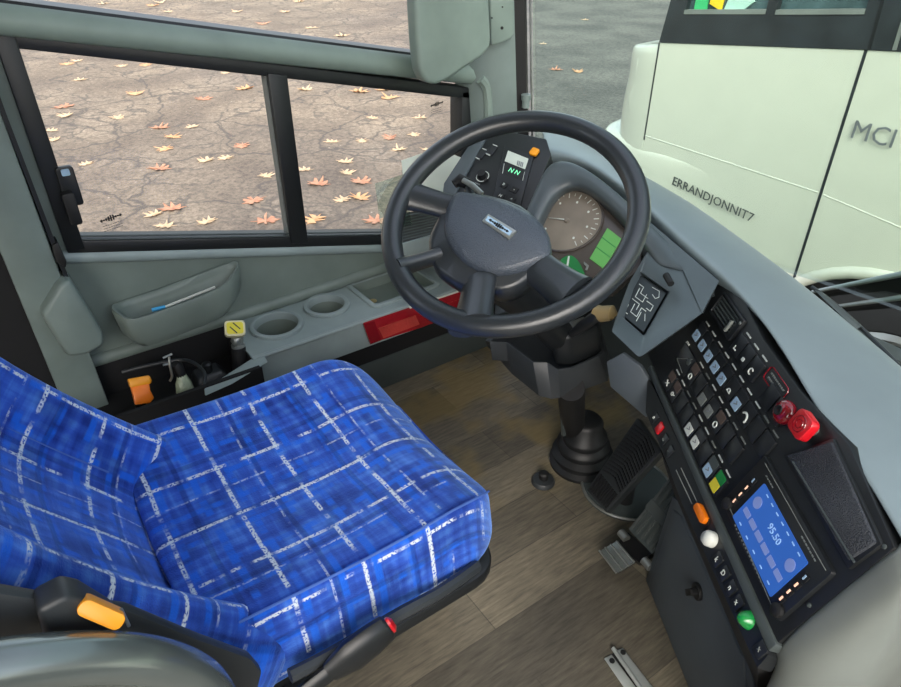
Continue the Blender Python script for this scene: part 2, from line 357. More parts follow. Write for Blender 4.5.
def grid(rows, closed=False):
    """faces of a sheet given as rows of points"""
    n = len(rows[0]); v = [p for r in rows for p in r]; f = []
    for j in range(len(rows)-1):
        for i in range(n if closed else n-1): f.append((j*n+i, j*n+(i+1) % n, (j+1)*n+(i+1) % n, (j+1)*n+i))
    return v, f
def sheet(name, rows, mat, parent, th=.006, sub=2, label=None, **k):
    v, f = grid(rows); o = obj(name, v, f, mat, parent, label=label, **k)
    md = o.modifiers.new('th', 'SOLIDIFY'); md.thickness = th; md.offset = -1
    if sub:
        md = o.modifiers.new('sub', 'SUBSURF'); md.levels = sub; md.render_levels = sub
    return o
def structure(o): o['kind'] = 'structure'; return o
# ================================================================== OUTSIDE
def sill(y): return .578-.245*(y-.113)
def head(y): return 1.024-.227*(y-.11)
GZ = -1.1
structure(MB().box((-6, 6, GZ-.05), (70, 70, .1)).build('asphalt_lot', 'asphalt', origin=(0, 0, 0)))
# fallen oak leaves, each where the photo shows it
def leafshape(rng, size):
    L = [(0, -.62), (.03, -.3), (.16, -.36), (.30, -.30), (.14, -.16), (.10, -.08), (.34, -.06), (.44, .06), (.18, .06), (.11, .14), (.28, .26), (.32, .38), (.12, .30), (.05, .40), (0, .58)]
    L = [(x*rng.uniform(.8, 1.35), y+rng.uniform(-.03, .03)) for x, y in L]
    out = L+[(-x*rng.uniform(.75, 1.2), y+rng.uniform(-.03, .03)) for x, y in L[-2:0:-1]]
    a = rng.uniform(0, 2*PI); cz, sz = math.cos(a), math.sin(a); cu = rng.uniform(.2, .6)
    pts = []
    for x, y in out: pts.append(Vector((size*(x*cz-y*sz), size*(x*sz+y*cz), size*cu*(x*x*1.4+y*y*.35)+.004)))
    return pts
def leaf(i, px, py, s, k, label, group):
    rng = random.Random(i*31+5); c = P(px, py, z=GZ); pts = leafshape(rng, s)
    n = len(pts); top = [p+c for p in pts]; bot = [p+c-Vector((0, 0, .003)) for p in pts]
    mid = c+Vector((0, 0, .006)); v = top+bot+[mid, mid-Vector((0, 0, .003))]
    f = [(2*n, j, (j+1) % n) for j in range(n)]+[(2*n+1, n+(j+1) % n, n+j) for j in range(n)]+[(j, n+j, n+(j+1) % n, (j+1) % n) for j in range(n)]
    o = obj('oak_leaf', v, f, LEAF[k], smooth=60); tag(o, label, 'leaf', group)
rearL = [(68, 64, 0), (78, 61, 2), (146, 65, 0), (122, 66, 2), (80, 80, 2), (64, 107, 1), (66, 116, 2), (51, 131, 2), (54, 140, 2), (136, 94, 0), (203, 99, 1), (245, 89, 0), (160, 128, 1), (173, 137, 0), (165, 149, 0), (160, 169, 1), (192, 127, 2), (242, 146, 1), (206, 161, 2), (226, 158, 2), (254, 201, 1), (172, 209, 1), (154, 215, 2), (266, 221, 1), (207, 222, 2), (165, 226, 2), (266, 176, 2), (226, 73, 2), (118, 118, 2), (86, 164, 2)]
for i, (x, y, k) in enumerate(rearL):
    leaf(i, x, y, (.27 if y < 120 else .215)*(.8 if k == 2 else 1), k, ('tan oak leaf lying on cracked asphalt seen through the rear side pane', 'rust red oak leaf lying on cracked asphalt seen through the rear side pane', 'pale dry oak leaf lying on cracked asphalt seen through the rear side pane')[k], ('tan', 'rust red', 'pale')[k]+' leaves seen through the rear side pane')
frontL = [(305, 90, 2), (356, 82, 0), (385, 90, 0), (390, 98, 0), (343, 79, 2), (362, 141, 2), (399, 150, 2), (390, 138, 1), (345, 162, 2), (361, 182, 1), (347, 173, 2), (360, 198, 0), (304, 170, 2), (319, 184, 1), (314, 220, 0), (342, 200, 2), (376, 221, 1), (332, 142, 2), (360, 92, 0), (420, 118, 2), (428, 150, 2), (414, 135, 2), (372, 118, 2)]
for i, (x, y, k) in enumerate(frontL):
    leaf(100+i, x, y, (.215 if y > 110 else .27)*(.8 if k == 2 else 1), k, ('tan oak leaf lying on cracked asphalt seen through the front side pane', 'rust red oak leaf lying on cracked asphalt seen through the front side pane', 'pale dry oak leaf lying on cracked asphalt seen through the front side pane')[k], ('tan', 'rust red', 'pale')[k]+' leaves seen through the front side pane')
topL = [(153, 6, 0), (160, 3, 2), (168, 12, 2), (237, 12, 2), (263, 24, 1), (299, 2, 2), (312, 28, 2), (104, 4, 2), (342, 36, 2), (286, 12, 2)]
for i, (x, y, k) in enumerate(topL):
    leaf(200+i, x, y, .3, k, ('tan oak leaf on asphalt seen above the grey window beam', 'rust red oak leaf on asphalt seen above the grey window beam', 'pale dry oak leaf on asphalt seen above the grey window beam')[k], ('tan', 'rust red', 'pale')[k]+' leaves seen above the beam')
for i, (x, y, k, s) in enumerate([(556, 70, 1, .2), (578, 72, 0, .2), (585, 20, 2, .16), (543, 44, 2, .14)]):
    leaf(300+i, x, y, s, k, ('tan oak leaf on dark tarmac seen through the windscreen', 'rust red oak leaf on dark tarmac seen through the windscreen', 'pale leaf scrap on dark tarmac seen through the windscreen')[k], ('tan', 'rust red', 'pale')[k]+' leaves seen through the windscreen')
# ---- the white coach parked across our bows
YB = 2.8
FB = Frame((0, YB, 0), (1, 0, 0), (0, -1, 0))       # u along x, v up
def B(px, py): q = FB.at(px, py); return (q.x, q.z)
cb = thing('motorcoach', 'white motorcoach parked outside beyond the windscreen', 'coach', (-1.3, YB+.9, GZ))
xf0, xf1 = -2.50, 6.0
xs = B(795, 275)[0]; xw = -.87
def beltz(x): return .664+.113*(x+2.238)
# body side with the wheel opening cut, as one thick shell
arc = [(xw+.565*math.cos(PI*k/18), -.60+.56*math.sin(PI*k/18)) for k in range(19)]
xe = -2.27
prof = [(xe, -.75), (xe, beltz(xe))]+[(x, min(.79, beltz(x))) for x in (-1.33, -1.1, 6.0)]+[(6.0, -.75)]+[(x, z) for x, z in arc if -.75 < z]
from mathutils.geometry import tessellate_polygon
def plate(mb, to3, outer, holes, w0, w1):
    """flat plate with holes; to3(u,v,w) -> point"""
    loops = [list(outer)]+[list(h) for h in holes]
    flat = [p for l in loops for p in l]; tri = tessellate_polygon([[Vector((a, b, 0)) for a, b in l] for l in loops])
    n = len(flat); v = [to3(a, b, w1) for a, b in flat]+[to3(a, b, w0) for a, b in flat]
    f = [tuple(t) for t in tri]+[tuple(n+i for i in reversed(t)) for t in tri]; k = 0
    for l in loops:
        m_ = len(l); f += [(k+i, k+(i+1) % m_, n+k+(i+1) % m_, n+k+i) for i in range(m_)]; k += m_
    return mb.add(v, f)
body = MB()
plate(body, lambda a, b, w: FB.pt(a, b, w), prof, [], -.05, 0)
body.box((1.75, YB+1.28, .95), (8.1, 2.4, 3.3)) if False else None
body.build('side_panel', 'coach', cb, smooth=20)
MB().hull([Vector((x, y, -.7)) for x, y in ((xe, YB+.06), (6, YB+.06), (6, YB+2.5), (xe, YB+2.5))], [Vector((x, y, 2.1)) for x, y in ((xe+.25, YB+.06), (6, YB+.06), (6, YB+2.5), (xe+.25, YB+2.5))]).build('coach_core', 'coachdark', cb)
# front corner with its rolled edge and bumper
so_ = [P(638, 42, y=YB+.2), P(637, 67, y=YB+.2), P(629, 86, y=YB+.2), P(626, 118, y=YB+.2)]
def sil(z):
    if z >= so_[0].z: return so_[0].x
    for a, b in zip(so_, so_[1:]):
        if b.z <= z: return b.x+(a.x-b.x)*(z-b.z)/(a.z-b.z)
    return so_[-1].x
rows = []
for z in (-.72, -.4, 0.0, .12, .23, .32, .45, .56, beltz(xe)):
    zz = max(0, z-.1)
    out = sil(z)
    r = []
    for k in range(7):
        a = PI/2*k/6; r.append(Vector((xe-(xe-out)*math.sin(a), YB+.0+.22*(1-math.cos(a)), z-.06*math.sin(a)*(z > .5))))
    r.append(Vector((out, YB+2.4, z))); rows.append(r)
sheet('front_corner', [[Vector((xe+.006, YB, q[0].z))]+q for q in rows], 'coach', cb, th=.03, sub=1)
bp = [B(x, y) for x, y in ((665, 43), (645, 136), (636, 150), (630, 136), (640, 90), (637, 60))]
# marker lamp pocket on the corner
mq = [P(x, y, y=YB+.035) for x, y in ((639, 58), (643, 59), (637, 128), (631, 128), (630, 96), (637, 80))]
MB().hull([p+Vector((-.004, -.008, 0)) for p in mq], [p+Vector((.03, .03, 0)) for p in mq]).build('marker_lamp', 'coach', cb, bevel=.004, label='pale marker lamp lens')
# bumper swelling at the lower corner
rows = []
for z, o_, t_ in ((-.72, .02, 0), (-.3, .05, .02), (.02, .07, .03), (.13, .06, .02), (.17, .02, 0)):
    rows.append([Vector((-1.60, YB+.004, z)), Vector((-2.0, YB-t_*.1, z-.0)), Vector((xe, YB-t_*1.2, z)), Vector((-2.58-o_, YB+.06, z)), Vector((sil(.2)-.20-o_, YB+.3, z)), Vector((sil(.2)-.20-o_, YB+2.3, z))])
r_ = rows[-1]; rows.append([r_[0], r_[1], r_[2]]+[p+Vector((.28, .06, -.01)) for p in r_[3:]])
sheet('bumper', rows, 'coach', cb, th=.02, sub=2)
# seam between the panels, the crease, dark band, windows
seam = MB()
seam.poly(FB, [(xs-.006, -.62), (xs+.006, -.62), (xs+.006, beltz(xs)), (xs-.006, beltz(xs))], -.02, .0015)
seam.poly(FB, [(xe-.004, .2), (xe+.004, .2), (xe+.004, beltz(xe)), (xe-.004, beltz(xe))], -.02, .0015)
seam.build('panel_seam', 'coachdark', cb)
cr = MB(); cr.tube([FB.pt(-2.27, .222, -.004), FB.pt(-1.8, .219, -.004), FB.pt(xs-.012, .214, -.004)], .0065, 8, flat=.8); cr.tube([FB.pt(xs+.012, .212, -.004), FB.pt(-.3, .12, -.004), FB.pt(1.5, .05, -.004)], .0065, 8, flat=.8)
cr.build('body_crease', 'coach', cb)
# wheel arch lip, tyre and hub
lip = MB(); lip.tube([FB.pt(xw+.59*math.cos(PI*k/24), -.60+.585*math.sin(PI*k/24), -.004) for k in range(25)], .028, 10); lip.build('arch_lip', 'coach', cb)
liner = MB(); liner.rings([[Vector((xw+.57*math.cos(PI*k/16), YB+w, -.60+.565*math.sin(PI*k/16))) for k in range(17)]+[Vector((xw-.56, YB+w, GZ+.2)), Vector((xw+.56, YB+w, GZ+.2))] for w in (.02, .45)]); liner.build('wheel_well', 'rubber', cb)
FWH = Frame((xw+.07, YB+.015, GZ+.53), (1, 0, 0), (0, -1, 0))
wh = MB().lathe(FWH, [(.30, -.25), (.50, -.25), (.53, -.2), (.53, -.04), (.50, 0), (.42, .012), (.335, .006), (.31, -.02)], 40).build('tyre', 'tyre', cb)
hub = MB().lathe(FWH, [(.31, -.03), (.325, .0), (.30, .012), (.26, -.02), (.2, -.03), (.13, .0), (.11, .05), (.001, .055)], 40).build('wheel_hub', 'metal', cb)
nut = MB()
for k in range(10): nut.lathe(FWH, [(.018, -.02), (.018, .03), (.001, .032)], 8, .21*math.cos(2*PI*k/10), .21*math.sin(2*PI*k/10))
nut.build('wheel_nuts', 'coachdark', hub)
# black glazed band with the driver's panes
top = [(-2.13, 2.0), (-.9, 2.0)]
band = [(xe+.0, beltz(xe)+.002), (-1.33, beltz(-1.33)+.002), (-1.1, .79), (6.0, .79), (6.0, 2.0), (-2.06, 2.0)]
w1 = [B(685, 13.5), B(766, 13.5)]; w2 = [B(776, 14), B(865, 13.5)]
h1 = [(w1[0][0], w1[0][1]), (w1[1][0], w1[1][1]), (w1[1][0], 1.75), (w1[0][0]+.12, 1.75)]
h2 = [(w2[0][0], w2[0][1]), (w2[1][0], w2[1][1]), (w2[1][0], 1.75), (w2[0][0], 1.75)]
b_ = MB(); plate(b_, lambda a, b, w: FB.pt(a, b, w), band, [h1, h2], -.03, .004); b_.build('window_band', 'coachdark', cb, smooth=20)
for h in (h1, h2):
    f_ = MB().poly(FB, h, -.028, -.022).build('driver_pane', 'winddark', cb)
    q0, q1 = h[0], h[1]
    MB().poly(FB, [(q0[0], q0[1]-.002), (q1[0], q1[1]-.002), (q1[0], q1[1]+.016), (q0[0], q0[1]+.016)], -.02, .008).build('pane_rail', 'legdim', cb)
MB().poly(FB, [B(868, 50), B(871, 50), (B(871, 0)[0], 2.0), (B(868, 0)[0], 2.0)], 0, .006).build('band_seam', 'black', cb)
MB().poly(FB, [B(893, 50), B(897, 50), (B(905, 0)[0], 2.0), (B(900, 0)[0], 2.0)], 0, .008).build('band_seam', 'legdim', cb)
# vests and sheets hanging in the driver's pane
MB().poly(FB, [B(692, 11), B(704, 11), B(706, -2), B(695, -6)], -.022, -.012).build('green_sheet', 'pvc_g', cb, label='green sheet behind the pane')
MB().poly(FB, [B(708, 4), B(719, 11), B(722, -3), B(711, -8)], -.021, -.010).build('yellow_sheet', 'pvc_y', cb, label='yellow sheet behind the pane')
MB().poly(FB, [B(722, 10), B(740, 11.5), B(752, 2), B(748, -6), B(728, -4)], -.022, -.013).build('pale_sheet', 'pvc_w', cb, label='pale green sheet behind the pane')
# lettering
def lettering(s, x0, y0, x1, y1, size, mat, name, sx):
    a = Vector(B(x0, y0)); b = Vector(B(x1, y1)); mid = (a+b)/2; t = text(s, name, FB, mid.x, mid.y, size, math.atan2(b.y-a.y, b.x-a.x), mat, cb, depth=.001, w=.0125, sx=1)
    return t
lettering('ERRANDJONNIT7', 678, 182, 750, 216, .060, 'emblem', 'fleet_lettering', 1)
lettering('MCI', 853, 129, 898, 140, .098, 'emblem2', 'maker_lettering', 1)
# ---- wiper arms lying across the outside of the windscreen foot
YW = 1.78
def wiper(a0, a1, label, dark):
    t = thing('wiper_arm', label, 'wiper', tuple(P(*a0, y=YW)), 'windscreen wipers')
    A = [P(*p, y=YW) for p in (a0, a1)]; dx = (A[1]-A[0]); ext = A[1]+dx*.9
    MB().tube([A[0], A[1], ext], [.0055, .008, .010], 8, flat=.7).build('arm', 'metal', t, label='pale grey wiper arm')
    MB().hull([A[0]+Vector((0, .005, -.004)), ext+Vector((0, .005, -.004)), ext+Vector((0, .02, -.06-dark)), A[0]+Vector((0, .02, -.025))], [A[0]+Vector((0, .016, -.004)), ext+Vector((0, .016, -.004)), ext+Vector((0, .031, -.06-dark)), A[0]+Vector((0, .031, -.025))]).build('blade', 'rubber', t)
wiper((812, 292), (872, 280), 'upper wiper arm crossing in front of the white coach wheel arch', .0)
wiper((833, 307), (898, 298), 'lower wiper arm crossing in front of the white coach wheel', -.015)
# ================================================================== SHELL
structure(MB().box((-.55, .4, -.02), (2.2, 2.3, .04)).build('floor', 'floor', origin=(0, 0, 0)))
FL = Frame((-1.62, 0, 0), (0, 1, 0), (1, 0, 0))     # left wall: u = y, v = z, w towards the cabin
W = MB()
y0, y1 = .086, 1.215
wall = [(-.75, 0), (1.42, 0), (1.42, .62), (1.36, head(1.36)+.02), (y1, head(y1)), (y1, sill(y1)), (y0, sill(y0)), (y0, head(y0)), (y0-.02, 2.0), (-.75, 2.0)]
W.poly(FL, [(-.75, 0), (1.42, 0), (1.42, sill(1.42)), (y1, sill(y1)), (y0, sill(y0)), (-.75, .75)], -.08, 0)
W.poly(FL, [(y1, sill(y1)), (1.42, sill(1.42)), (1.42, .7), (y1, head(y1)+.03)], -.08, .0)
W.poly(FL, [(-.75, .75), (-.02, .62), (y0, sill(y0)), (y0, 2.0), (-.75, 2.0)], -.08, 0)
structure(W.build('wall_left', 'wall', smooth=20))
# rounded sill ledge under the window and the swelling above the console
led = MB(); led.tube(smoothpath([FL.pt(y, sill(y)-.014, .0) for y in (.02, .2, .6, 1.0, 1.36)]), .016, 10); structure(led.build('trim_1', 'console'))
led = MB(); led.tube(smoothpath([FL.pt(-.1, .292, -.002), FL.pt(.3, .294, -.002), FL.pt(.7, .300, -.002), FL.pt(1.2, .315, -.002)]), .018, 10); structure(led.build('trim_2', 'wall'))
# beam between lower and upper side windows
be = MB()
def bz(y): return 1.030-.2085*(y-.095)
rows = []
for y in (-.6, .0, .4, .8, 1.1, 1.24):
    z = bz(y); rows.append([Vector((x, y, z+h)) for x, h in ((-1.70, -.01), (-1.605, .0), (-1.592, .005), (-1.584, .022), (-1.588, .042), (-1.605, .056), (-1.70, .058))])
structure(be.rings(rows).build('trim_3', 'beam', smooth=60))
structure(MB().hull([Vector((-1.70, y, bz(y)+.058)) for y in (-.6, 1.24)]+[Vector((-1.62, y, bz(y)+.054)) for y in (1.24, -.6)], [Vector((-1.70, y, bz(y)+.064)) for y in (-.6, 1.24)]+[Vector((-1.625, y, bz(y)+.062)) for y in (1.24, -.6)]).build('trim_4', 'black'))
# side sliding window
wn = thing('window_1', None, None, (-1.62, .65, sill(.65))); structure(wn)
def bar(a, b, wd, w0=-.03, w1=.012):
    a, b = Vector(a), Vector(b); d = (b-a).normalized(); n = Vector((-d.y, d.x))*wd; return MB().poly(FL, [a, b, b+n, a+n], w0, w1)
fr = MB()
fr.poly(FL, [(y0, sill(y0)-.002), (y1, sill(y1)-.002), (y1, sill(y1)+.028), (y0, sill(y0)+.028)], -.05, .012)
fr.poly(FL, [(y0, head(y0)+.012), (y1, head(y1)+.012), (y1, head(y1)-.018), (y0, head(y0)-.018)], -.05, .012)
fr.poly(FL, [(y0, sill(y0)), (y0+.036, sill(y0)), (y0+.036, head(y0)), (y0, head(y0))], -.05, .014)
fr.poly(FL, [(y1-.048, sill(y1)-.01), (y1, sill(y1)-.01), (y1, head(y1)+.01), (y1-.048, head(y1)+.01)], -.05, .012)
fr.build('frame', 'black', wn, bevel=.003)
r_ = MB()
for dz in (.033, .041): r_.tube([FL.pt(y0+.03, sill(y0+.03)+dz-.004, .006), FL.pt(y1-.02, sill(y1-.02)+dz-.004, .006)], .0022, 6)
r_.build('slide_track', 'mid', wn)
MB().poly(FL, [(.603, sill(.6)+.01), (.650, sill(.65)+.01), (.650, head(.65)-.01), (.603, head(.6)-.01)], -.03, .02).build('divider', 'black', wn, bevel=.003)
MB().poly(FL, [(.600, sill(.6)+.02), (.605, sill(.6)+.02), (.605, head(.6)-.02), (.600, head(.6)-.02)], -.02, .006).build('pane_edge', 'legdim', wn, label='bright pane edge')
for a, b in ((y0+.03, .61), (.64, y1-.03)):
    MB().poly(FL, [(a, sill(a)+.02), (b, sill(b)+.02), (b, head(b)-.015), (a, head(a)-.015)], -.014, -.009).build('pane', 'sideglass', wn)
# latch on the rear stile
lt = MB(); c0 = FL.uv(66, 182, .02); c1 = FL.uv(72, 205, .02)
lt.poly(FL, rrect(.034, .085, .006, 3, c0[0]+.004, c0[1]-.01), .01, .026).build('latch', 'black', wn, bevel=.002)
MB().poly(FL, rrect(.024, .07, .006, 3, c1[0]-.004, c1[1]-.0), .026, .05).build('latch_lever', 'rubber', wn, bevel=.004)
MB().poly(FL, rrect(.016, .014, .003, 3, c0[0]+.004, c0[1]+.022), .026, .029).build('latch_plate', 'legblue', wn, label='shiny latch plate')
# etched marks on both panes: a small emblem of strokes with fine lines under it
def etch(px, py, s):
    u, v = FL.uv(px, py, -.008); k = MB()
    for i in range(9):
        h = (.007, .004, .006, .011, .014, .012, .005, .004, .006)[i]*s; k.poly(FL, rrect(.0036*s, h, .0005, 1, u+(i-4)*.0052*s, v+(i-4)*.0007*s), -.0088, -.0082)
    k.poly(FL, rrect(.05*s, .0018*s, .0004, 1, u, v, .12), -.0088, -.0082)
    for j in range(3):
        for i in range(8): k.poly(FL, rrect(.0042*s, .0011*s, .0003, 1, u+(i-3.6)*.0054*s, v-(.014+.006*j)*s+(i-3.6)*.0006*s), -.0088, -.0082)
    k.build('glass_marking', 'rubber', wn)
etch(111, 218, 1.0); etch(437, 104, .9)
# upper side window
w2_ = thing('window_2', None, None, (-1.62, .4, 1.1)); structure(w2_)
MB().poly(FL, [(-.6, bz(-.6)+.07), (1.24, bz(1.24)+.07), (1.24, 1.9), (-.6, 1.9)], -.04, -.034).build('pane', 'sideglass', w2_)
MB().poly(FL, [(-.75, 1.9), (1.3, 1.9), (1.3, 2.0), (-.75, 2.0)], -.06, .02).build('head_rail', 'beam', w2_)
# A pillar, its rubber seal and the windscreen
def pil(z): # x, y of the pillar's front inner corner at height z
    return Vector((-1.54, 1.313-.105*(z-.74), z))
ap = MB(); rs = []
for z in (.3, .74, 1.0, 1.5, 2.0):
    c = pil(z); rs.append([c, c+Vector((-.008, -.06, 0)), c+Vector((-.05, -.115, 0)), c+Vector((-.12, -.13, 0)), c+Vector((-.17, -.08, 0)), c+Vector((-.12, .06, 0))])
structure(ap.rings(rs).build('trim_5', 'pillar', smooth=50))
# raised bracket and moulding at the pillar's head and foot
bk = MB(); FPi = Frame(pil(.9)+Vector((-.008, -.06, 0)), (0, 1, 0), (1, -.25, 0))
bk.poly(FPi, [FPi.uv(*p) for p in ((489, 44), (497, 43), (508, 38), (512, 33), (512, -60), (486, -60))], -.04, .016)
structure(bk.build('trim_6', 'beam', bevel=.006))
for p, q in (((502, 28), .004), ((502.5, 7), .002), ((492, 18), .002)):
    u, v = FPi.uv(*p, .017); structure(MB().poly(FPi, circ(q, 12, u, v), .014, .018).build('trim_7', 'rubber'))
tr = MB(); tr.tube(smoothpath([Vector((-1.575, 1.205, bz(1.2)+.02)), Vector((-1.572, 1.222, bz(1.2)+.0)), Vector((-1.57, 1.23, .76)), Vector((-1.57, 1.235, .68))]), .014, 8); structure(tr.build('trim_8', 'beam'))
gk = MB(); rs = []
for z in (.55, .74, 1.0, 1.5, 2.0):
    c = pil(z)+Vector((.0, .002, 0)); rs.append([c+Vector((-.004, 0, 0)), c+Vector((.012, .025, 0)), c+Vector((.006, .036, 0)), c+Vector((-.02, .03, 0))])
structure(gk.rings(rs).build('trim_9', 'rubber'))
cl = MB(); cl.tube([pil(.735)+Vector((.02, .015, 0)), pil(.76)+Vector((.02, .018, 0))], .011, 10); cl.tube([pil(.757)+Vector((.02, .018, 0)), pil(.772)+Vector((.02, .018, 0))], .014, 10)
tag(cl.build('seal_plug', 'pillar'), 'small grey plug at the foot of the black windscreen seal', 'plug')
ws = thing('window_3', None, None, (0, 1.6, .4)); structure(ws)
def wsy(x): return 1.345+.30*(1-((x+.15)/1.39)**2) if True else 0
rows = []
for z in (.42, .74, 1.1, 1.5, 2.0): rows.append([Vector((x, wsy(x)-.105*(z-.74), z)) for x in [-1.52+i*.16 for i in range(18)]])
sheet('pane', rows, 'screenglass', ws, th=.006, sub=1)
e_ = MB(); e_.tube([pil(z)+Vector((.026, .034, 0)) for z in (.6, .74, 1.0, 1.5, 2.0)], .003, 6); e_.build('pane_edge', 'metal', ws, label='bright glass edge')
# fire wall under the dashboard
structure(MB().box((-.4, 1.47, .12), (2.3, .05, .62)).build('wall_front', 'mid'))
# pillar behind the side window, with its bracket, channel and a black panel painting in the dark gap behind
FPL = Frame((-1.57, 0, 0), (0, 1, 0), (1, 0, 0))
pl_ = [(-.030, .10), (.062, .10), (.058, .45), (.056, .60), (.048, 2.0), (-.06, 2.0), (-.035, .8)]
structure(MB().poly(FPL, pl_, -.05, .0).build('trim_10', 'pillar', bevel=.004))
structure(MB().poly(FPL, [(.062, .50), (.071, .50), (.062, .9), (.058, 2.0), (.046, 2.0), (.054, .9)], -.05, .004).build('trim_11', 'black'))
structure(MB().poly(FPL, [FPL.uv(58, 242, .012), FPL.uv(67, 262, .012), FPL.uv(66, 268, .012), FPL.uv(56, 262, .012), FPL.uv(52, 246, .012)], -.03, .012).build('trim_12', 'rubber', bevel=.003))
bx = MB(); rr = [(-.006, .490), (.048, .548), (.070, .553), (.098, .405), (.092, .372), (.05, .362), (.012, .370)]
structure(bx.poly(FPL, rr, -.04, .035).build('trim_13', 'pillar', bevel=.012, seg=3))
structure(MB().box((-1.6, -.40, .9), (.035, .74, 1.9)).build('trim_14', 'void'))
# sun visor / monitor housing hanging at the A pillar
FV = Frame((-1.47, 1.1, .95), (0, 1, 0), (1, 0, 0))
vs_ = [FV.uv(*p) for p in ((415, 0), (417, 40), (420, 72), (426, 83), (437, 85.5), (450, 79), (484, 56), (491, 47), (492, 38), (490, 0))]
vs_ = vs_+[(vs_[-1][0], 1.55), (vs_[0][0], 1.55)]
tag(MB().poly(FV, vs_, -.045, .0).build('visor_housing', 'beam', bevel=.012, seg=4), 'grey rounded housing hanging beside the windscreen pillar', 'visor')

# nose of our own bus below the windscreen, which carries the wipers
structure(MB().hull([Vector((x, y, -.9)) for x, y in ((-1.6, 1.56), (1.2, 1.56), (1.2, 1.84), (-1.6, 1.70))], [Vector((x, y, .27)) for x, y in ((-1.6, 1.50), (1.2, 1.56), (1.2, 1.80), (-1.6, 1.62))]).build('trim_15', 'black'))
# ================================================================== DRIVER'S SEAT
SX = -.797
seat = thing('driver_seat', 'driver seat in blue plush with white check', 'seat', (SX, .25, 0))
def cushion():
    yb, yf, rc, hw0 = .02, .525, .11, .248
    ys = [yb+.0, .06, .12, .18, .24, .30, .36, .40, .435, .465, .49, .508, .52, .525]
    rows, uvs = [], []
    for y in ys:
        q = max(0, y-(yf-rc)); hw = hw0-(rc-math.sqrt(max(1e-6, rc*rc-q*q)))*.95
        r, uv = [], []
        def zt(x, y): return .462+.032*min(1, abs(x)/hw0)**3+.05*max(0, .22-y)-.010*max(0, 1-abs(x)/.12)-2.2*max(0, y-.40)**2+.012*math.exp(-((y-.42)/.05)**2)*(1 if abs(x) < .2 else .4)
        fx = [-1, -.96, -.85, -.6, -.3, 0, .3, .6, .85, .96, 1]
        pts = [(-hw*1.0, .355), (-hw*1.035, .385)]+[(hw*a*(.97 if abs(a) == 1 else 1), zt(hw*a, y)-(.024 if abs(a) == 1 else .004 if abs(a) == .96 else 0)) for a in fx]+[(hw*1.035, .385), (hw*1.0, .355)]
        d = 0
        drop = .045*max(0, (y-.47)/.055)**2 if y > .47 else 0
        for k, (x, z) in enumerate(pts):
            lo = .355 if z < .40 else z-drop
            r.append(Vector((SX-.008+x, y, lo)))
        arc = [0]
        for k in range(1, len(r)): arc.append(arc[-1]+(r[k].xz-r[k-1].xz).length)
        mid = arc[len(arc)//2]; rows.append(r); uvs.append([(a-mid+.02, y) for a in arc])
    # nose closing ring
    last = rows[-1]; nose = [Vector((p.x, p.y+.006, p.z*.55+.40*.45)) for p in last]; low = [Vector((p.x, p.y-.01, .355)) for p in last]
    rows += [nose, low]; uvs += [[(u, v+.035) for u, v in uvs[-1]], [(u, v+.09) for u, v in uvs[-1]]]
    n = len(rows[0]); v = [p for r in rows for p in r]; uv = [p for r in uvs for p in r]; f = []
    for j in range(len(rows)-1):
        for i in range(n-1): f.append((j*n+i, j*n+i+1, (j+1)*n+i+1, (j+1)*n+i))
    f.append(tuple(range(n-1, -1, -1)))
    return v, f, uv, rows
v, f, uv, crow = cushion()
cush = obj('cushion', v, f, 'fabric', seat, smooth=180, uv=uv, sub=2)
M['piping'] = plastic('blue_piping', srgb(70, 104, 180), .8, 300, .3)
pp = MB(); e = [r[11]+Vector((.0, 0, .003)) for r in crow[1:11]]; pp.tube(smoothpath(e, 4), .002, 6); pp.build('piping', 'piping', cush)
pl2 = MB()
def backrest():
    sp = [(.135, .375), (.118, .40), (.070, .445), (.010, .52), (-.048, .60), (-.112, .70), (-.158, .80), (-.195, .91), (-.22, 1.02), (-.235, 1.12), (-.245, 1.18)]
    hw = .268; ux = [-1, -.97, -.86, -.74, -.62, -.45, -.2, 0, .2, .45, .62, .74, .86, .97, 1]
    dep = [-.075, -.02, .032, .050, .020, -.020, -.024, -.026, -.024, -.020, .020, .050, .032, -.02, -.075]
    rows, uvs = [], []; s = 0
    for j, (y, z) in enumerate(sp):
        a = sp[max(0, j-1)]; b = sp[min(len(sp)-1, j+1)]; t = Vector((0, b[0]-a[0], b[1]-a[1])).normalized(); n = Vector((0, t.z, -t.y))
        if j: s += math.hypot(y-sp[j-1][0], z-sp[j-1][1])
        k = (.6, 1.0, 1.1, 1.05, 1, 1, 1, 1, 1, .9, .5)[j]; wq = (.88, .95, .99, 1, 1, 1, 1, 1, .98, .93, .85)[j]
        lob = (-.05, -.04, -.015, 0, 0, 0, 0, 0, 0, 0, 0)[j]
        r, uv = [], []
        for u, d in zip(ux, dep):
            r.append(Vector((SX+.012+u*hw*wq, y, z))+n*(d*k+lob*(0 if abs(u) > .5 else 1))); uv.append((u*hw*1.15+.045, s+.03+(abs(u)-.5)*.02))
        for u in (.9, .4, -.4, -.9): r.append(Vector((SX+.012+u*hw*wq, y, z))-n*.115); uv.append((u*hw, s))
        rows.append(r); uvs.append(uv)
    m_ = MB().rings(rows, cap=True); return m_.v, m_.f, [p for r in uvs for p in r], rows
v, f, uv, brow = backrest()
bk_ = obj('backrest', v, f, 'fabric', seat, smooth=180, uv=uv, sub=2)
for i in (5, 9):
    pp = MB(); pp.tube(smoothpath([r[i]*.8+r[i+(-1 if i == 5 else 1)]*.2+Vector((0, .0035, .0025)) for r in brow[3:10]], 4), .0016, 6); pp.build('piping', 'piping', bk_)
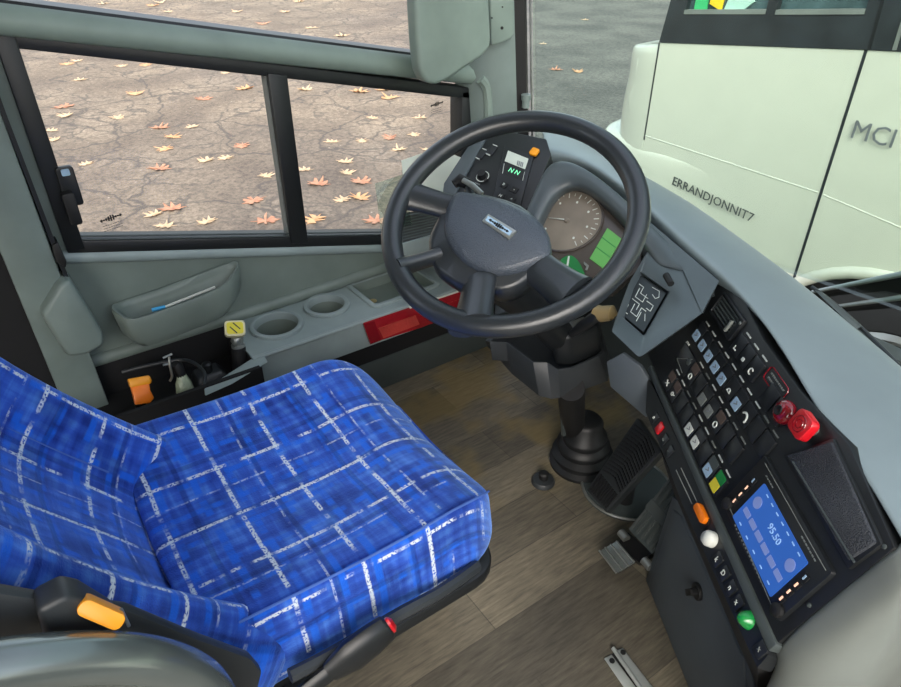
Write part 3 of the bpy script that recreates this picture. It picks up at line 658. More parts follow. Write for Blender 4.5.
# black pan, pedestal
pan = MB(); FZ = Frame((SX, .26, .30), (1, 0, 0), (0, 0, 1))
pan.poly(FZ, rrect(.495, .505, .06, 5, 0.0, -.015), .0, .028); pan.poly(FZ, rrect(.47, .48, .06, 5, 0, -.015), .02, .058)
pan.build('seat_pan', 'black', seat, bevel=.006)
MB().hull([Vector((x, y, 0)) for x, y in ((-1.0, -.08), (-.735, -.08), (-.735, .515), (-1.0, .515))], [Vector((x, y, .3)) for x, y in ((-1.0, -.08), (-.70, -.08), (-.70, .50), (-1.0, .50))]).build('pedestal', 'dark', seat, bevel=.008)
MB().tube(smoothpath([P(477, 566, x=-.545), P(440, 592, x=-.528), P(400, 614, x=-.522), P(330, 655, x=-.52), P(290, 676, x=-.52)]), .010, 8).build('pan_lip', 'dark', seat)
MB().hull([Vector((x, y, .165)) for x, y in ((-.98, -.07), (-.632, -.07), (-.632, .44), (-.98, .44))], [Vector((x, y, .302)) for x, y in ((-.98, -.07), (-.622, -.07), (-.622, .45), (-.98, .45))]).build('suspension_box', 'black', seat, bevel=.006)
# belt buckle on its stalk
bc = MB(); a, b, c, d = P(270, 720, x=-.505), P(330, 672, x=-.500), P(352, 655, x=-.497), P(389, 626, x=-.495)
bk2 = MB().tube([a, b], .016, 10, flat=.6, ref=Vector((1, 0, 0)).cross(b-a)).tube([b, c-(c-b)*.3, c, (c+d)/2, d-(d-c)*.06, d], [.020, .027, .031, .030, .026, .021], 14, flat=.55, ref=Vector((1, 0, 0)).cross(d-c)).build('belt_buckle', 'black', seat)
dr = (d-c).normalized(); MB().tube([d-dr*.012, d+dr*.004, d+dr*.008], [.019, .017, .009], 12, flat=.55, ref=Vector((1, 0, 0)).cross(dr)).build('release_button', 'red', bk2, label='red release button')
# side frame of the backrest with its orange catch
FS = Frame((-.500, 0, .6), (0, 1, 0), (1, 0, 0))
sf = MB().poly(FS, [FS.uv(*p) for p in ((60, 600), (128, 608), (200, 638), (250, 656), (262, 670), (255, 700), (215, 690), (120, 640), (50, 650), (-60, 640), (-60, 580))], -.012, .004).build('side_frame', 'dark', seat, bevel=.006)
FS2 = Frame((-.478, 0, .6), (0, 1, 0), (1, 0, 0))
hs = MB().poly(FS2, [FS2.uv(*p) for p in ((36, 612), (66, 596), (84, 600), (118, 620), (124, 632), (84, 645), (46, 645))], -.03, .0).build('catch_housing', 'dark', sf, bevel=.006, seg=3)
FO = Frame(P(100, 612, x=-.474), (0, 1, -.9), (1, 0, .5))
u0, v0 = FO.uv(101, 612)
MB().poly(FO, rrect(.041, .015, .006, 4, u0, v0, math.atan2(FO.uv(121, 621)[1]-FO.uv(82, 604)[1], FO.uv(121, 621)[0]-FO.uv(82, 604)[0])), -.01, .008).build('catch', 'amber', sf, bevel=.004, label='orange catch')
MB().tube([FS2.at(121, 609, .006), FS2.at(129, 626, .006)], .0016, 6).build('spring_wire', 'metal', sf)
# rail in the near corner
gr = [P(x, y, x=-.45) for x, y in ((-90, 690), (-20, 672), (50, 662), (110, 659), (160, 665), (197, 680), (216, 704), (224, 740))]
g = gr+[Vector((-.45, gr[-1].y+.01, .30)), Vector((-.45, gr[-1].y+.01, 0))]
pre = [Vector((-.45, gr[0].y-.12, gr[0].z-.10)), Vector((-.45, gr[0].y-.16, gr[0].z-.35)), Vector((-.45, gr[0].y-.16, 0))]
rl = thing('grab_rail', 'rounded grey rail arching beside the seat in the near corner', 'rail', (-.45, -.1, 0))
MB().tube(smoothpath(pre[::-1]+g, 6), .0235, 16).build('rail_tube', 'rail', rl)
MB().tube([Vector((-.45, g[-1].y, 0)), Vector((-.45, g[-1].y, .012))], .05, 20).build('foot_flange', 'rail', rl); MB().tube([pre[-1], pre[-1]+Vector((0, 0, .012))], .05, 20).build('foot_flange', 'rail', rl)
# ================================================================== SIDE CONSOLE
sc_ = thing('side_console', 'light grey console with cup holders along the left wall', 'console', (-1.53, .75, 0))
FC = Frame((-1.53, .75, .285), (1, 0, 0), (0, 0, 1))    # u = x+1.53, v = y-.75
cups = [((-1.525+1.53), .500-.75, .067), ((-1.543+1.53), .656-.75, .060)]
ct = rrect(.150, .215, .012, 3, -1.540+1.53, .872-.75, .02)
outer = [(-.09, -.36), (.108, -.36), (.110, .43), (-.09, .43)]
K = MB(); plate(K, lambda a, b, w: FC.pt(a, b, w), outer, [circ(r, 28, u, v_) for u, v_, r in cups]+[ct], -.010, 0)
K.hull([Vector((-1.435, y, z)) for y, z in ((.39, .195), (1.18, .195), (1.18, .278), (.39, .278))], [Vector((-1.420, y, z)) for y, z in ((.39, .195), (1.18, .195), (1.18, .282), (.39, .282))])
K.build('console_top', 'console', sc_, smooth=30)
MB().tube([FC.pt(.110, -.36, -.004), FC.pt(.112, .43, -.004)], .0065, 8).build('edge_strip', 'console', sc_)
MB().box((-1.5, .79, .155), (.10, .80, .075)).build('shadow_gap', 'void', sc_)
MB().hull([Vector((-1.62, y, 0)) for y in (-.2, 1.25)]+[Vector((-1.455, y, 0)) for y in (1.25, -.2)], [Vector((-1.62, y, .12)) for y in (-.2, 1.25)]+[Vector((-1.445, y, .118)) for y in (1.25, -.2)]).build('kick_panel', 'mid', sc_, bevel=.004)
for u, v_, r in cups:
    h = MB().lathe(Frame(FC.pt(u, v_), FC.ex, FC.n), [(r+.002, -.004), (r+.0045, .003), (r+.003, .009), (r-.003, .011), (r-.009, .009), (r-.011, .002), (r-.011, -.012)], 36, cap=False).build('cup_holder', 'console', sc_)
    MB().lathe(Frame(FC.pt(u, v_), FC.ex, FC.n), [(r-.0105, -.004), (r-.013, -.05), (r-.016, -.088), (.001, -.09)], 36, cap=False).build('cup_well', 'wall', h)  # darker plastic than the rim, painting in the shade inside the cup
    MB().tube([FC.pt(u+(r-.020)*math.cos(2*PI*k/24), v_+(r-.020)*math.sin(2*PI*k/24), -.086) for k in range(24)], .0022, 6, close=True).build('drain_ring', 'coin', h)
fr = MB(); ring_o = rrect(.172, .236, .018, 4, -1.540+1.53, .872-.75, .02); ring_i = rrect(.144, .208, .012, 4, -1.540+1.53, .872-.75, .02)
plate(fr, lambda a, b, w: FC.pt(a, b, w), ring_o, [ring_i], -.004, .007)
cts = fr.build('coin_tray', 'console', sc_, bevel=.003)
tb = MB().rings([[FC.pt(a, b, 0) for a, b in ring_i], [FC.pt(a*.96-.0004, b*.97+.122*.03, -.028) for a, b in ring_i]], cap=False); tb.poly(FC, [(a*.96, b*.97+.004) for a, b in ring_i], -.032, -.028); tb.build('tray_well', 'wall', cts)
cn = MB(); q = P(373, 300, z=.270); cn.lathe(Frame(q-Vector((0, 0, .004)), (1, 0, 0), (0, 0, 1)), [(.011, 0), (.011, .002), (.001, .0022)], 16); cn.lathe(Frame(q-Vector((.008, .012, .004)), (1, 0, 0), (0, 0, 1)), [(.009, 0), (.009, .002), (.001, .0022)], 16)
tag(cn.build('coin', 'coin'), 'brass coins lying in the rectangular console tray', 'coin')
# red lens along the inner face
FR = Frame((-1.418, .87, .24), (0, 1, 0), (1, 0, 0))
lens = thing('red_lens_lamp', 'long red lens lamp set in the console face under the tray', 'lamp', (-1.418, .87, .2))
oc = [FR.uv(*p) for p in ((362, 322), (410, 306), (462, 288), (470, 308), (420, 327), (369, 343))]
MB().poly(FR, oc, -.004, .007).build('lens', 'redlens', lens, bevel=.003)
MB().poly(FR, [FR.uv(*p) for p in ((377, 327), (414, 314), (418, 323), (382, 337))], .006, .0085).build('reflector', 'redlens2', lens, label='lighter red reflector block')
MB().poly(FR, [FR.uv(*p) for p in ((362, 323), (373, 320), (380, 339), (369, 343))], .005, .0082).build('lens_end', 'deepred', lens)
mk = MB(); MB().poly(FR, [FR.uv(*p) for p in ((408, 306), (460, 288.6), (460.5, 290), (408.5, 307.4))], .005, .0085).build('lens_trim', 'white', lens, label='pale trim line')
for i in range(7):
    u, v_ = FR.uv(436+i*3.6, 306-i*1.3); mk.poly(FR, rrect(.008, .0018, .0004, 1, u, v_, .0), .006, .0080)
mk.build('lens_marking', 'redlens2', lens)
# black well behind the console, with the things standing in it
well = MB(); wy0, wy1, wx0, wx1 = -.16, .392, -1.615, -1.375
well.box(((wx0+wx1)/2, (wy0+wy1)/2, .185), (wx1-wx0, wy1-wy0, .012))
for c, d in ((((wx0+wx1)/2, wy0, .235), (wx1-wx0, .01, .1)), (((wx0+wx1)/2, wy1, .235), (wx1-wx0, .01, .09)), ((wx0, (wy0+wy1)/2, .235), (.012, wy1-wy0, .1)), ((wx1, (wy0+wy1)/2, .235), (.012, wy1-wy0, .1))): well.box(c, d)
wl = thing('storage_well', 'black open well between seat and wall holding small controls', 'tray', (-1.5, .12, .18))
well.build('well_box', 'void', wl)
MB().hull([P(204, 386, z=.272), P(222, 378, z=.272), P(262, 352, z=.272), P(268, 362, z=.272), P(232, 384, z=.272), P(205, 396, z=.272)], [P(204, 386, z=.282), P(222, 378, z=.282), P(262, 352, z=.282), P(268, 362, z=.282), P(232, 384, z=.282), P(205, 396, z=.282)]).build('well_rim', 'console', wl, bevel=.003, label='light grey rim')
MB().tube(smoothpath([P(122, 372, z=.27), P(150, 365, z=.275), P(185, 360, z=.275), P(204, 372, z=.275), P(202, 392, z=.27)]), .0045, 8).build('divider_lip', 'dark', wl)
# parking brake valve with its yellow cap
pk = thing('parking_brake_valve', 'square yellow push knob on a silver stem by the cup holder', 'valve', tuple(P(240, 366, x=-1.47)))
b0, b1, b2 = P(241, 366, x=-1.47), P(238.5, 347, x=-1.475), P(236.5, 337, x=-1.48)
MB().tube([b0-Vector((0, 0, .03)), b0, b0+(b1-b0)*.5, b1], [.024, .022, .020, .017], 16).build('boot', 'rubber', pk)
MB().tube([b1, b1+(b2-b1)*.3, b1+(b2-b1)*.31, b1+(b2-b1)*.7, b2], [.017, .017, .012, .016, .013], 16).build('stem', 'metal', pk)
FK = Frame(P(235, 328, x=-1.485), (.45, 1, 0), (.75, -.1, .75))
cap = MB().poly(FK, rrect(.050, .040, .009, 4, 0, 0), -.020, .0).build('cap', 'cream', pk, bevel=.004)
MB().poly(FK, rrect(.040, .030, .006, 4, 0, 0), -.002, .0012).build('cap_face', 'yellow', cap, label='yellow cap face')
for k in (-1, 1): MB().poly(FK, rrect(.024, .0028, .001, 2, k*.004, k*.005, -.8), .001, .0018).build('cap_marking', 'coachdark', cap)
# orange handle, wrapped bottle, black knob
oh = thing('orange_lever', 'orange lever standing in the black well beside the seat', 'lever', tuple(P(142, 402, x=-1.49)))
FOh = Frame(P(140, 390, x=-1.48), (0, 1, 0), (.8, .0, .5))
MB().poly(FOh, [FOh.uv(*p) for p in ((130, 386), (149, 382), (150, 390), (154, 398), (150, 403), (135, 405), (133, 396))], -.016, .008).build('grip', 'orange', oh, bevel=.003)
MB().poly(FOh, [FOh.uv(*p) for p in ((127, 379), (149, 375), (152, 381), (150, 384), (130, 388))], -.018, .010).build('grip_top', 'amber', oh, bevel=.004, label='paler orange top')
MB().tube([P(150, 399, x=-1.478), P(150, 399, x=-1.46)], .006, 10).build('pin', 'rubber', oh)
MB().tube([P(140, 402, x=-1.495), Vector((P(140, 402, x=-1.495).x, P(140, 402, x=-1.495).y, .19))], .014, 10).build('stalk', 'rubber', oh)
bt = thing('spray_bottle', 'small clear wrapped bottle with a dark trigger in the black well', 'bottle', tuple(P(185, 392, x=-1.47)))
c0, c1, c2 = P(187, 398, x=-1.465), P(182, 377, x=-1.475), P(177, 366, x=-1.48)
MB().tube([c0-Vector((0, 0, .02)), c0, c0+(c1-c0)*.4, c0+(c1-c0)*.75, c1, c1+(c2-c1)*.5], [.016, .020, .022, .019, .013, .011], 14).build('bottle_body', 'pouch', bt)
MB().tube([c1, c2, c2+Vector((0, -.004, .008))], [.012, .014, .010], 12).build('nozzle', 'rubber', bt)
MB().tube(smoothpath([P(169, 357, x=-1.465), P(170, 366, x=-1.46), P(172, 376, x=-1.46), P(170, 381, x=-1.462)]), .003, 8).build('trigger', 'metal', bt)
MB().tube([P(163, 358, x=-1.465), P(172, 354, x=-1.466)], .0028, 8).build('spout', 'metal', bt)
MB().tube([P(163, 365, x=-1.466), P(170, 364, x=-1.466)], .0028, 8).build('spout', 'metal', bt)
kn = thing('black_knob', 'black knob on a sloping base left of the yellow knob', 'knob', tuple(P(207, 370, x=-1.5)))
k0 = P(208, 371, x=-1.50)
MB().hull([k0+Vector((a, b, -.05)) for a, b in ((-.04, -.05), (.04, -.05), (.04, .06), (-.04, .06))], [k0+Vector((a, b, .0)) for a, b in ((-.03, -.03), (.02, -.03), (.02, .03), (-.03, .03))]).build('base', 'dark', kn, bevel=.006)
MB().tube([k0, k0+Vector((0, 0, .022)), k0+Vector((0, 0, .026))], [.013, .012, .008], 14).build('knob_cap', 'black', kn)
# pocket moulded on the wall, and the brush lying in it
po = thing('map_pocket', 'grey open pocket on the wall under the side window', 'pocket', (-1.6, .28, .35))
rim = [(112, 308, -1.585), (119, 316, -1.555), (135, 321, -1.535), (187, 303.5, -1.533), (222, 289, -1.535), (233, 278, -1.55), (238.5, 264, -1.595), (222, 266, -1.612), (174, 285, -1.612), (124, 302, -1.612)]
R0 = smoothpath([P(a, b, x=c) for a, b, c in rim], 4, True); cen = sum(R0, Vector())/len(R0)
def sh(k, dz, fx=0): return [Vector((cen.x+(p.x-cen.x)*k[0]+fx*(p.x > -1.6), cen.y+(p.y-cen.y)*k[1], p.z+dz)) for p in R0]
pm = MB().rings([sh((.80, .86), -.082, -.004), sh((.98, .97), -.060, 0), sh((1.02, 1.0), -.02), sh((1.04, 1.01), -.004), sh((.98, .995), .005), sh((.80, .955), .004), sh((.72, .93), -.010), sh((.66, .90), -.055), sh((.4, .7), -.062)])
for i, p in enumerate(pm.v): p.x = max(p.x, -1.625)
pm.build('pocket_shell', 'wall', po, smooth=70)
br_ = thing('white_stick', 'thin white stick with blue tip lying in the wall pocket', 'stick', tuple(P(180, 300, x=-1.56)))
d0, d1 = P(165, 307, x=-1.562), P(215, 287, x=-1.572)
MB().tube([d0, d1], .0034, 8).build('handle', 'white', br_); MB().tube([P(152, 310, x=-1.56), d0], .0048, 8).build('tip', 'blue', br_, label='blue tip')
# ================================================================== STEERING
SWC = Vector((-.819, .696, .797)); FW_ = Frame(SWC, (1, 0, 0), (.294, -.56, 1))
sw = thing('steering_wheel', 'large black four spoke steering wheel with oval centre pad', 'steering wheel', tuple(SWC))
def px(x, y, w): u, v_ = FW_.uv(x, y, w); return FW_.pt(u, v_, w)
rs = []
for k in range(72):
    a = 2*PI*k/72; c, s_ = math.cos(a), math.sin(a)
    rs.append([FW_.pt((.21+.0185*math.cos(b))*c, (.21+.0185*math.cos(b))*s_, .0185*math.sin(b)) for b in [2*PI*j/16 for j in range(16)]])
MB().rings(rs, close=True).build('rim', 'rim', sw, smooth=180)
HWd = -.030
hb = [(436, 222), (428, 243), (434, 269), (446, 279), (464, 289), (480, 285), (498, 293), (516, 290), (534, 277), (550, 258), (547, 232), (522, 206), (474, 193), (448, 202)]
hm = MB(); hp = smoothpath([px(x, y, HWd) for x, y in hb], 3, True); hc = sum(hp, Vector())/len(hp); nn = FW_.n
def scl(L, k, dn): return [hc+(p-hc)*k+nn*dn for p in L]
hm.rings([scl(hp, .62, -.075), scl(hp, .9, -.045), scl(hp, 1.0, -.012), scl(hp, .97, .004), scl(hp, .9, .010)]); hm.build('hub', 'rim', sw, smooth=70)
pd = [(457, 192), (475, 194), (495, 198), (516, 206), (537, 218.5), (549, 235), (549.5, 256), (534, 265), (507, 273), (484, 271.5), (465, 262), (450, 246), (443.5, 230), (445, 213), (449, 202)]
pdp = smoothpath([px(x, y, -.012) for x, y in pd], 3, True); pc = sum(pdp, Vector())/len(pdp)
def scp(k, dn): return [pc+(p-pc)*k+nn*dn for p in pdp]
MB().rings([scp(.97, -.02), scp(1.0, -.008), scp(.985, .0), scp(.94, .0055), scp(.80, .0115), scp(.5, .0165), scp(.2, .018), scp(.02, .0182)]).build('centre_pad', 'hubpad', sw, smooth=70)
FB2 = Frame(px(499, 226, .008), FW_.ex, (nn+Vector((0, 0, 0))))
bdg = MB().poly(FB2, [FB2.uv(*p) for p in ((488.5, 214), (516.5, 231), (508.5, 239), (482, 221))], -.008, .0012).build('badge', 'metal', sw, bevel=.0008)
def along(t, s): # position on the badge
    a = Vector((485.3, 217.4)); b = Vector((512.5, 235)); c = Vector((486.2, 214.8))-Vector((482.5, 220)); return a+(b-a)*t+c*s
MB().poly(FB2, [FB2.uv(*along(t, s)) for t, s in ((.06, -.42), (.94, -.42), (.94, .42), (.06, .42))], .0010, .0016).build('badge_face', 'legblue', bdg, label='silver badge face')
em = MB()
for t, h in ((.2, .18), (.28, .12), (.36, .2), (.43, .3), (.5, .36), (.57, .3), (.64, .2), (.72, .12), (.8, .18)):
    em.poly(FB2, [FB2.uv(*along(t+a, b)) for a, b in ((-.028, -h), (.028, -h), (.028, h), (-.028, h))], .0014, .0021)
em.poly(FB2, [FB2.uv(*along(t, s)) for t, s in ((.14, -.06), (.86, -.06), (.86, .06), (.14, .06))], .0014, .0021); em.build('badge_emblem', 'black', bdg)
for (ax, ay, aw), (bx_, by, bw), rw in (((456, 209, -.03), (404, 194, -.004), .027), ((438, 256, -.034), (396, 269, -.004), .027), ((480, 281, -.034), (471, 326, -.004), .037), ((530, 262, -.034), (575, 297, -.004), .034)):
    A, Bp = px(ax, ay, aw), px(bx_, by, bw); mid = (A+Bp)/2+nn*(.0)
    MB().tube(smoothpath([A, mid, Bp], 4), [rw*q for q in (.95, .92, .9, .9, .92, .95, 1.0, 1.08, 1.15)], 18, flat=.55).build('spoke', 'rim', sw)
# ---- column
stc = thing('steering_column', 'black steering column with moulded tray and rubber bellows on floor', 'steering column', tuple(P(577, 465, z=0)))
ax0 = hc-nn*.05; tip = P(566, 342, z=.44)
MB().tube([ax0, ax0*.45+tip*.55, tip], [.045, .034, .034], 20).build('column_tube', 'black', stc)
rimp = [(486, 341), (512, 366), (534, 380), (549, 382), (573, 380), (607, 366), (611, 356), (604, 352), (590, 330), (520, 318)]
top_ = [(485, 341), (506, 342), (533, 362.5), (547, 362.5), (558.5, 370), (573, 368), (598.5, 356), (605, 351), (600, 325), (520, 312)]
T1 = [P(x, y, z=.42) for x, y in top_]; bot_ = [(487, 346), (512, 374), (539, 396), (551, 399), (560, 398), (580, 391), (608, 381), (611, 362), (604, 340), (515, 325)]
T0 = [P(x, y, z=.345) for x, y in bot_]
cT = sum(T1, Vector())/10; T1i = [cT+(p-cT)*.93+Vector((0, 0, -.0)) for p in T1]; T2i = [cT+(p-cT)*.88+Vector((0, 0, -.05)) for p in T1]
MB().rings([T0, T1, T1i, T2i]).build('column_tray', 'dark', stc, bevel=.004, smooth=30)
cb0 = [P(x, y, z=.405) for x, y in ((551, 345), (556, 366), (573, 367), (600, 356), (602, 335), (575, 322))]; cb1 = [p+Vector((0, -.02, .085)) for p in cb0]
MB().hull(cb0, cb1).build('column_block', 'black', stc, bevel=.010, seg=3)
FSt = Frame(P(575, 326, z=.49), (1, .3, 0), (0, -.4, .9))
MB().poly(FSt, [FSt.uv(*p) for p in ((562, 326), (584, 317), (588, 322), (566, 334))], -.02, .004).build('lock_plate', 'metal', stc, bevel=.003, label='silver lock plate')
MB().tube([P(571, 388, z=.36), P(573, 430, z=.10)], .030, 18).build('shaft', 'rubber', stc)
MB().tube([P(568, 412, z=.2)+Vector((.01, -.026, 0)), P(569, 428, z=.12)+Vector((.01, -.028, 0))], .006, 8).build('shaft_key', 'mid', stc)
FBo = Frame(P(581, 462, z=0), (1, 0, 0), (.0, -.02, 1))
MB().lathe(FBo, [(.082, 0), (.084, .012), (.072, .02), (.078, .034), (.079, .04), (.064, .05), (.068, .062), (.068, .07), (.054, .08), (.058, .092), (.057, .1), (.044, .11), (.044, .14), (.036, .15), (.001, .151)], 32).build('bellows', 'boot', stc, smooth=60)
sx_ = MB()
for p in ((551, 459), (566, 476), (548, 486)): sx_.lathe(Frame(P(*p, z=.001), (1, 0, 0), (0, 0, 1)), [(.006, 0), (.006, .003), (.001, .004)], 10)
sx_.build('fixing_screws', 'metal', stc)
def stalk(a, b, r, mat, label=None):
    MB().tube([a, a*.5+b*.5, b-(b-a)*.05, b], [r*.7, r, r, r*.6], 12).build('control_stalk', mat, stc, label=label)
s0 = hc-nn*.09; L0 = px(466, 186, -.10); stalk(s0, px(468, 187, -.10), .010, 'black')
MB().tube([px(463, 180, -.085), px(472, 185, -.085), px(482, 194, -.085)], [.005, .006, .005], 10, flat=.7).build('stalk_end', 'metal', stc, label='silver lever end')
MB().tube([px(454, 184, -.10), px(460, 180, -.10), px(468, 184, -.10)], [.009, .013, .011], 12).build('stalk_grip', 'rubber', stc)
t0, t1 = P(598, 315, z=.62), P(612, 313, z=.63); stalk(P(572, 334, z=.53), t0, .011, 'black'); MB().tube([P(595, 311, z=.62), P(602, 314, z=.62), t1, P(614, 316, z=.625)], [.012, .015, .014, .008], 14).build('stalk_knob', 'tan', stc, label='tan stalk knob')
# ================================================================== PEDALS AND FLOOR FITTINGS
fs = thing('foot_switch', 'small round black foot switch on floor left of the bellows', 'switch', tuple(P(543, 482, z=0)))
F0 = Frame(P(543, 482, z=0), (1, 0, 0), (0, 0, 1))
MB().lathe(F0, [(.030, 0), (.030, .006), (.026, .012), (.012, .015), (.001, .015)], 24).build('base', 'dark', fs); MB().lathe(F0, [(.012, .012), (.013, .03), (.009, .034), (.001, .034)], 16).build('button', 'rubber', fs)
bp_ = thing('brake_pedal', 'long ribbed black brake treadle on a round floor plate', 'pedal', tuple(P(620, 495, z=0)))
Fb = Frame(P(626, 488, z=0), (1, 0, 0), (0, 0, 1)); MB().lathe(Fb, [(.112, 0), (.112, .006), (.106, .009), (.001, .009)], 40).build('floor_plate', 'mid', bp_)
MB().tube([Fb.pt(.111*math.cos(a), .111*math.sin(a), .008) for a in [2*PI*k/40 for k in range(40)]], .0035, 6, close=True).build('plate_edge', 'metal', bp_, label='bright plate edge')
q = [P(586, 490, z=.045), P(606, 513, z=.045), P(661, 452, z=.20), P(637, 417, z=.20)]
FT = frame3(q[0], q[1], q[2]); uvq = [FT.uv(*p) for p in ((586, 490), (606, 513), (661, 452), (637, 417))]
td = MB().poly(FT, uvq, -.022, 0).build('treadle', 'tread', bp_, bevel=.004)
rb = MB()
def bil(a, b): A = Vector(uvq[0]).lerp(Vector(uvq[1]), a); B_ = Vector(uvq[3]).lerp(Vector(uvq[2]), a); return A.lerp(B_, b)
for k in range(16):
    b = .30+k*.044
    if b > .93: break
    for a0, a1, s_ in ((.08, .48, 1), (.52, .92, -1)):
        p0, p1 = bil(a0, b+(0 if s_ > 0 else .055)), bil(a1, b+(.055 if s_ > 0 else 0)); w_ = Vector((0, 0))
        d_ = bil(a0, b+.018)-bil(a0, b); rb.poly(FT, [p0, p1, p1+d_, p0+d_], -.001, .004)
for k in range(9):
    a = .1+k*.095; rb.poly(FT, [bil(a, .04), bil(a+.045, .04), bil(a+.045, .26), bil(a, .26)], -.001, .003)
rb.build('tread_ribs', 'rubber', td)
MB().tube([FT.pt(*bil(.5, .6), -.02), Vector((*FT.pt(*bil(.5, .6), -.02).xy, .004))], .02, 12).build('pivot', 'rubber', bp_)
ac = thing('accelerator_pedal', 'metal ribbed accelerator pedal beside the grey cabinet', 'pedal', tuple(P(640, 540, z=0)))
q = [(628, 529), (652, 555), (692, 498), (671, 475)]
FA = frame3(P(628, 529, z=.06), P(652, 555, z=.06), P(671, 475, z=.20)); uA = [Vector(FA.uv(*p)) for p in q]
pa = MB().poly(FA, uA, -.012, 0).build('pedal_plate', 'mid', ac, bevel=.003)
def bA(a, b): return uA[0].lerp(uA[1], a).lerp(uA[3].lerp(uA[2], a), b)
ra = MB()
for b0_, b1_ in ((.06, .40), (.60, .96)):
    for k in range(5): a = .06+k*.2; ra.poly(FA, [bA(a, b0_), bA(a+.08, b0_), bA(a+.08, b1_), bA(a, b1_)], -.001, .005)
ra.build('pedal_ribs', 'rail', pa); MB().poly(FA, [bA(.0, .43), bA(.95, .43), bA(.95, .57), bA(.0, .57)], -.001, .003).build('pedal_boss', 'rail', pa)
MB().tube([P(640, 520, z=.1)+Vector((0, .03, -.03)), P(655, 505, z=.05)+Vector((0, .04, -.05))], .02, 10).build('pedal_stay', 'rubber', ac)
hq = [(599.5, 550.5), (616.5, 541), (634.5, 562), (616.5, 573)]
FH = frame3(P(599.5, 550.5, z=.035), P(616.5, 573, z=.03), P(616.5, 541, z=.065)); uH = [Vector(FH.uv(*p)) for p in hq]
MB().poly(FH, uH, -.012, 0).build('heel_plate', 'rail', ac, bevel=.002)
hr = MB()
for k in range(4):
    t = k/3; p0, p1 = uH[0].lerp(uH[1], t), uH[3].lerp(uH[2], t); hr.tube([FH.pt(*p0, .001), FH.pt(*p1, .001)], .0022, 6)
hr.build('heel_ribs', 'metal', ac)
for p in ((624, 535), (647.5, 563)): c = P(*p, z=.05); MB().tube([c+Vector((-.01, 0, 0)), c+Vector((.012, -.004, 0))], .010, 12).build('hinge_pin', 'metal', ac)
MB().hull([P(x, y, z=.0) for x, y in ((612, 545), (640, 566), (655, 556), (628, 532))], [P(x, y, z=.045) for x, y in ((616, 545), (640, 563), (652, 553), (628, 532))]).build('pedal_base', 'rubber', ac)
fl = thing('floor_latch', 'bright steel slide latch screwed to the floor by the cabinet', 'latch', tuple(P(630, 675, z=0)))
def fz(pts, z0, z1): return MB().hull([P(*p, z=z0) for p in pts], [P(*p, z=z1) for p in pts])
fz([(604, 658.5), (611.5, 654.5), (650, 706), (640, 711)], .0, .006).build('plate', 'steel', fl, bevel=.0015)
fz([(616, 651), (622.8, 648), (672, 712), (663, 716)], .0, .006).build('plate', 'steel', fl, bevel=.0015)
fz([(611, 655), (617, 651), (664, 714), (650, 708)], .0, .003).build('channel', 'rubber', fl)
MB().tube([P(613, 648, z=.008), P(640, 687, z=.008), P(655, 708, z=.008)], .0045, 8).build('bolt', 'steel', fl)
for p in ((612, 661), (623, 652.5)): MB().lathe(Frame(P(*p, z=.006), (1, 0, 0), (0, 0, 1)), [(.0055, 0), (.0055, .0015), (.001, .002)], 12).build('screw', 'rubber', fl)
# ================================================================== ROOF AND THE REST OF THE SHELL, BEHIND THE CAMERA
M['ceil'] = plastic('ceiling_panel', srgb(214, 216, 210), .6, 60, 0)
structure(MB().box((-.3, -1.2, 2.14), (2.8, 3.7, .04)).build('ceiling', 'ceil'))  # unseen roof added to darken the cabin; front cut back for sky sheen
structure(MB().box((1.1, -1.2, .35), (.04, 4.0, .7)).build('wall_right', 'wall'))
structure(MB().box((-1.66, -1.9, .4), (.08, 2.3, .8)).build('wall_rear_left', 'wall'))
structure(MB().box((-.3, -3.05, 1.07), (2.8, .04, 2.14)).build('wall_back', 'wall'))  # unseen partition, added to close the cabin and darken it
# ================================================================== DASHBOARD
dash = thing('dashboard', 'long grey dashboard wrapping from the pillar to the near right corner', 'dashboard', (-.6, 1.2, 0))
A_, B_2, C_ = P(650, 370, z=.48), P(770, 645, z=.48), P(885, 547, z=.66)
SP = frame3(A_, B_2, C_)                       # switch panel: u along it towards the camera, v up it
# the padded top
D = [(546, 152), (566, 155), (592, 166), (622, 188), (648, 211), (690, 251), (722, 277), (757, 317), (787, 364), (814, 414), (845, 452), (900, 547), (935, 612)]
Wp = [(538, 120), (565, 132), (597, 150), (625, 165), (650, 179), (690, 201), (727, 228), (788, 272), (838, 313), (880, 348), (920, 382), (1000, 460), (1060, 540)]
rows = []
for i, (d, w) in enumerate(zip(D, Wp)):
    d3 = P(*d, z=.70) if i < 7 else SP.at(*d, .004); w3 = P(*w, z=.665); o = Vector((.35 if i > 6 else .1, 1, 0)).normalized()
    dn = Vector((0, .02, -.05)) if i < 7 else -SP.n*.03
    rows.append([d3+dn, d3, d3*.9+w3*.1+Vector((0, 0, .006)), d3*.5+w3*.5+Vector((0, 0, .012)), w3*.92+d3*.08+Vector((0, 0, .004)), w3, w3+o*.04-ZZ*.03, w3+o*.10-ZZ*.16, w3+o*.13-ZZ*.26])
sheet('dash_pad', rows, 'pad', dash, th=.012, sub=2, smooth=180)
for p in ((741, 270), (803, 312), (822, 328), (824, 331)): MB().lathe(Frame(P(*p, z=.683), (1, 0, 0), (0, 0, 1)), [(.003, -.01), (.003, .0005), (.001, .001)], 8).build('screw_hole', 'rubber', dash)
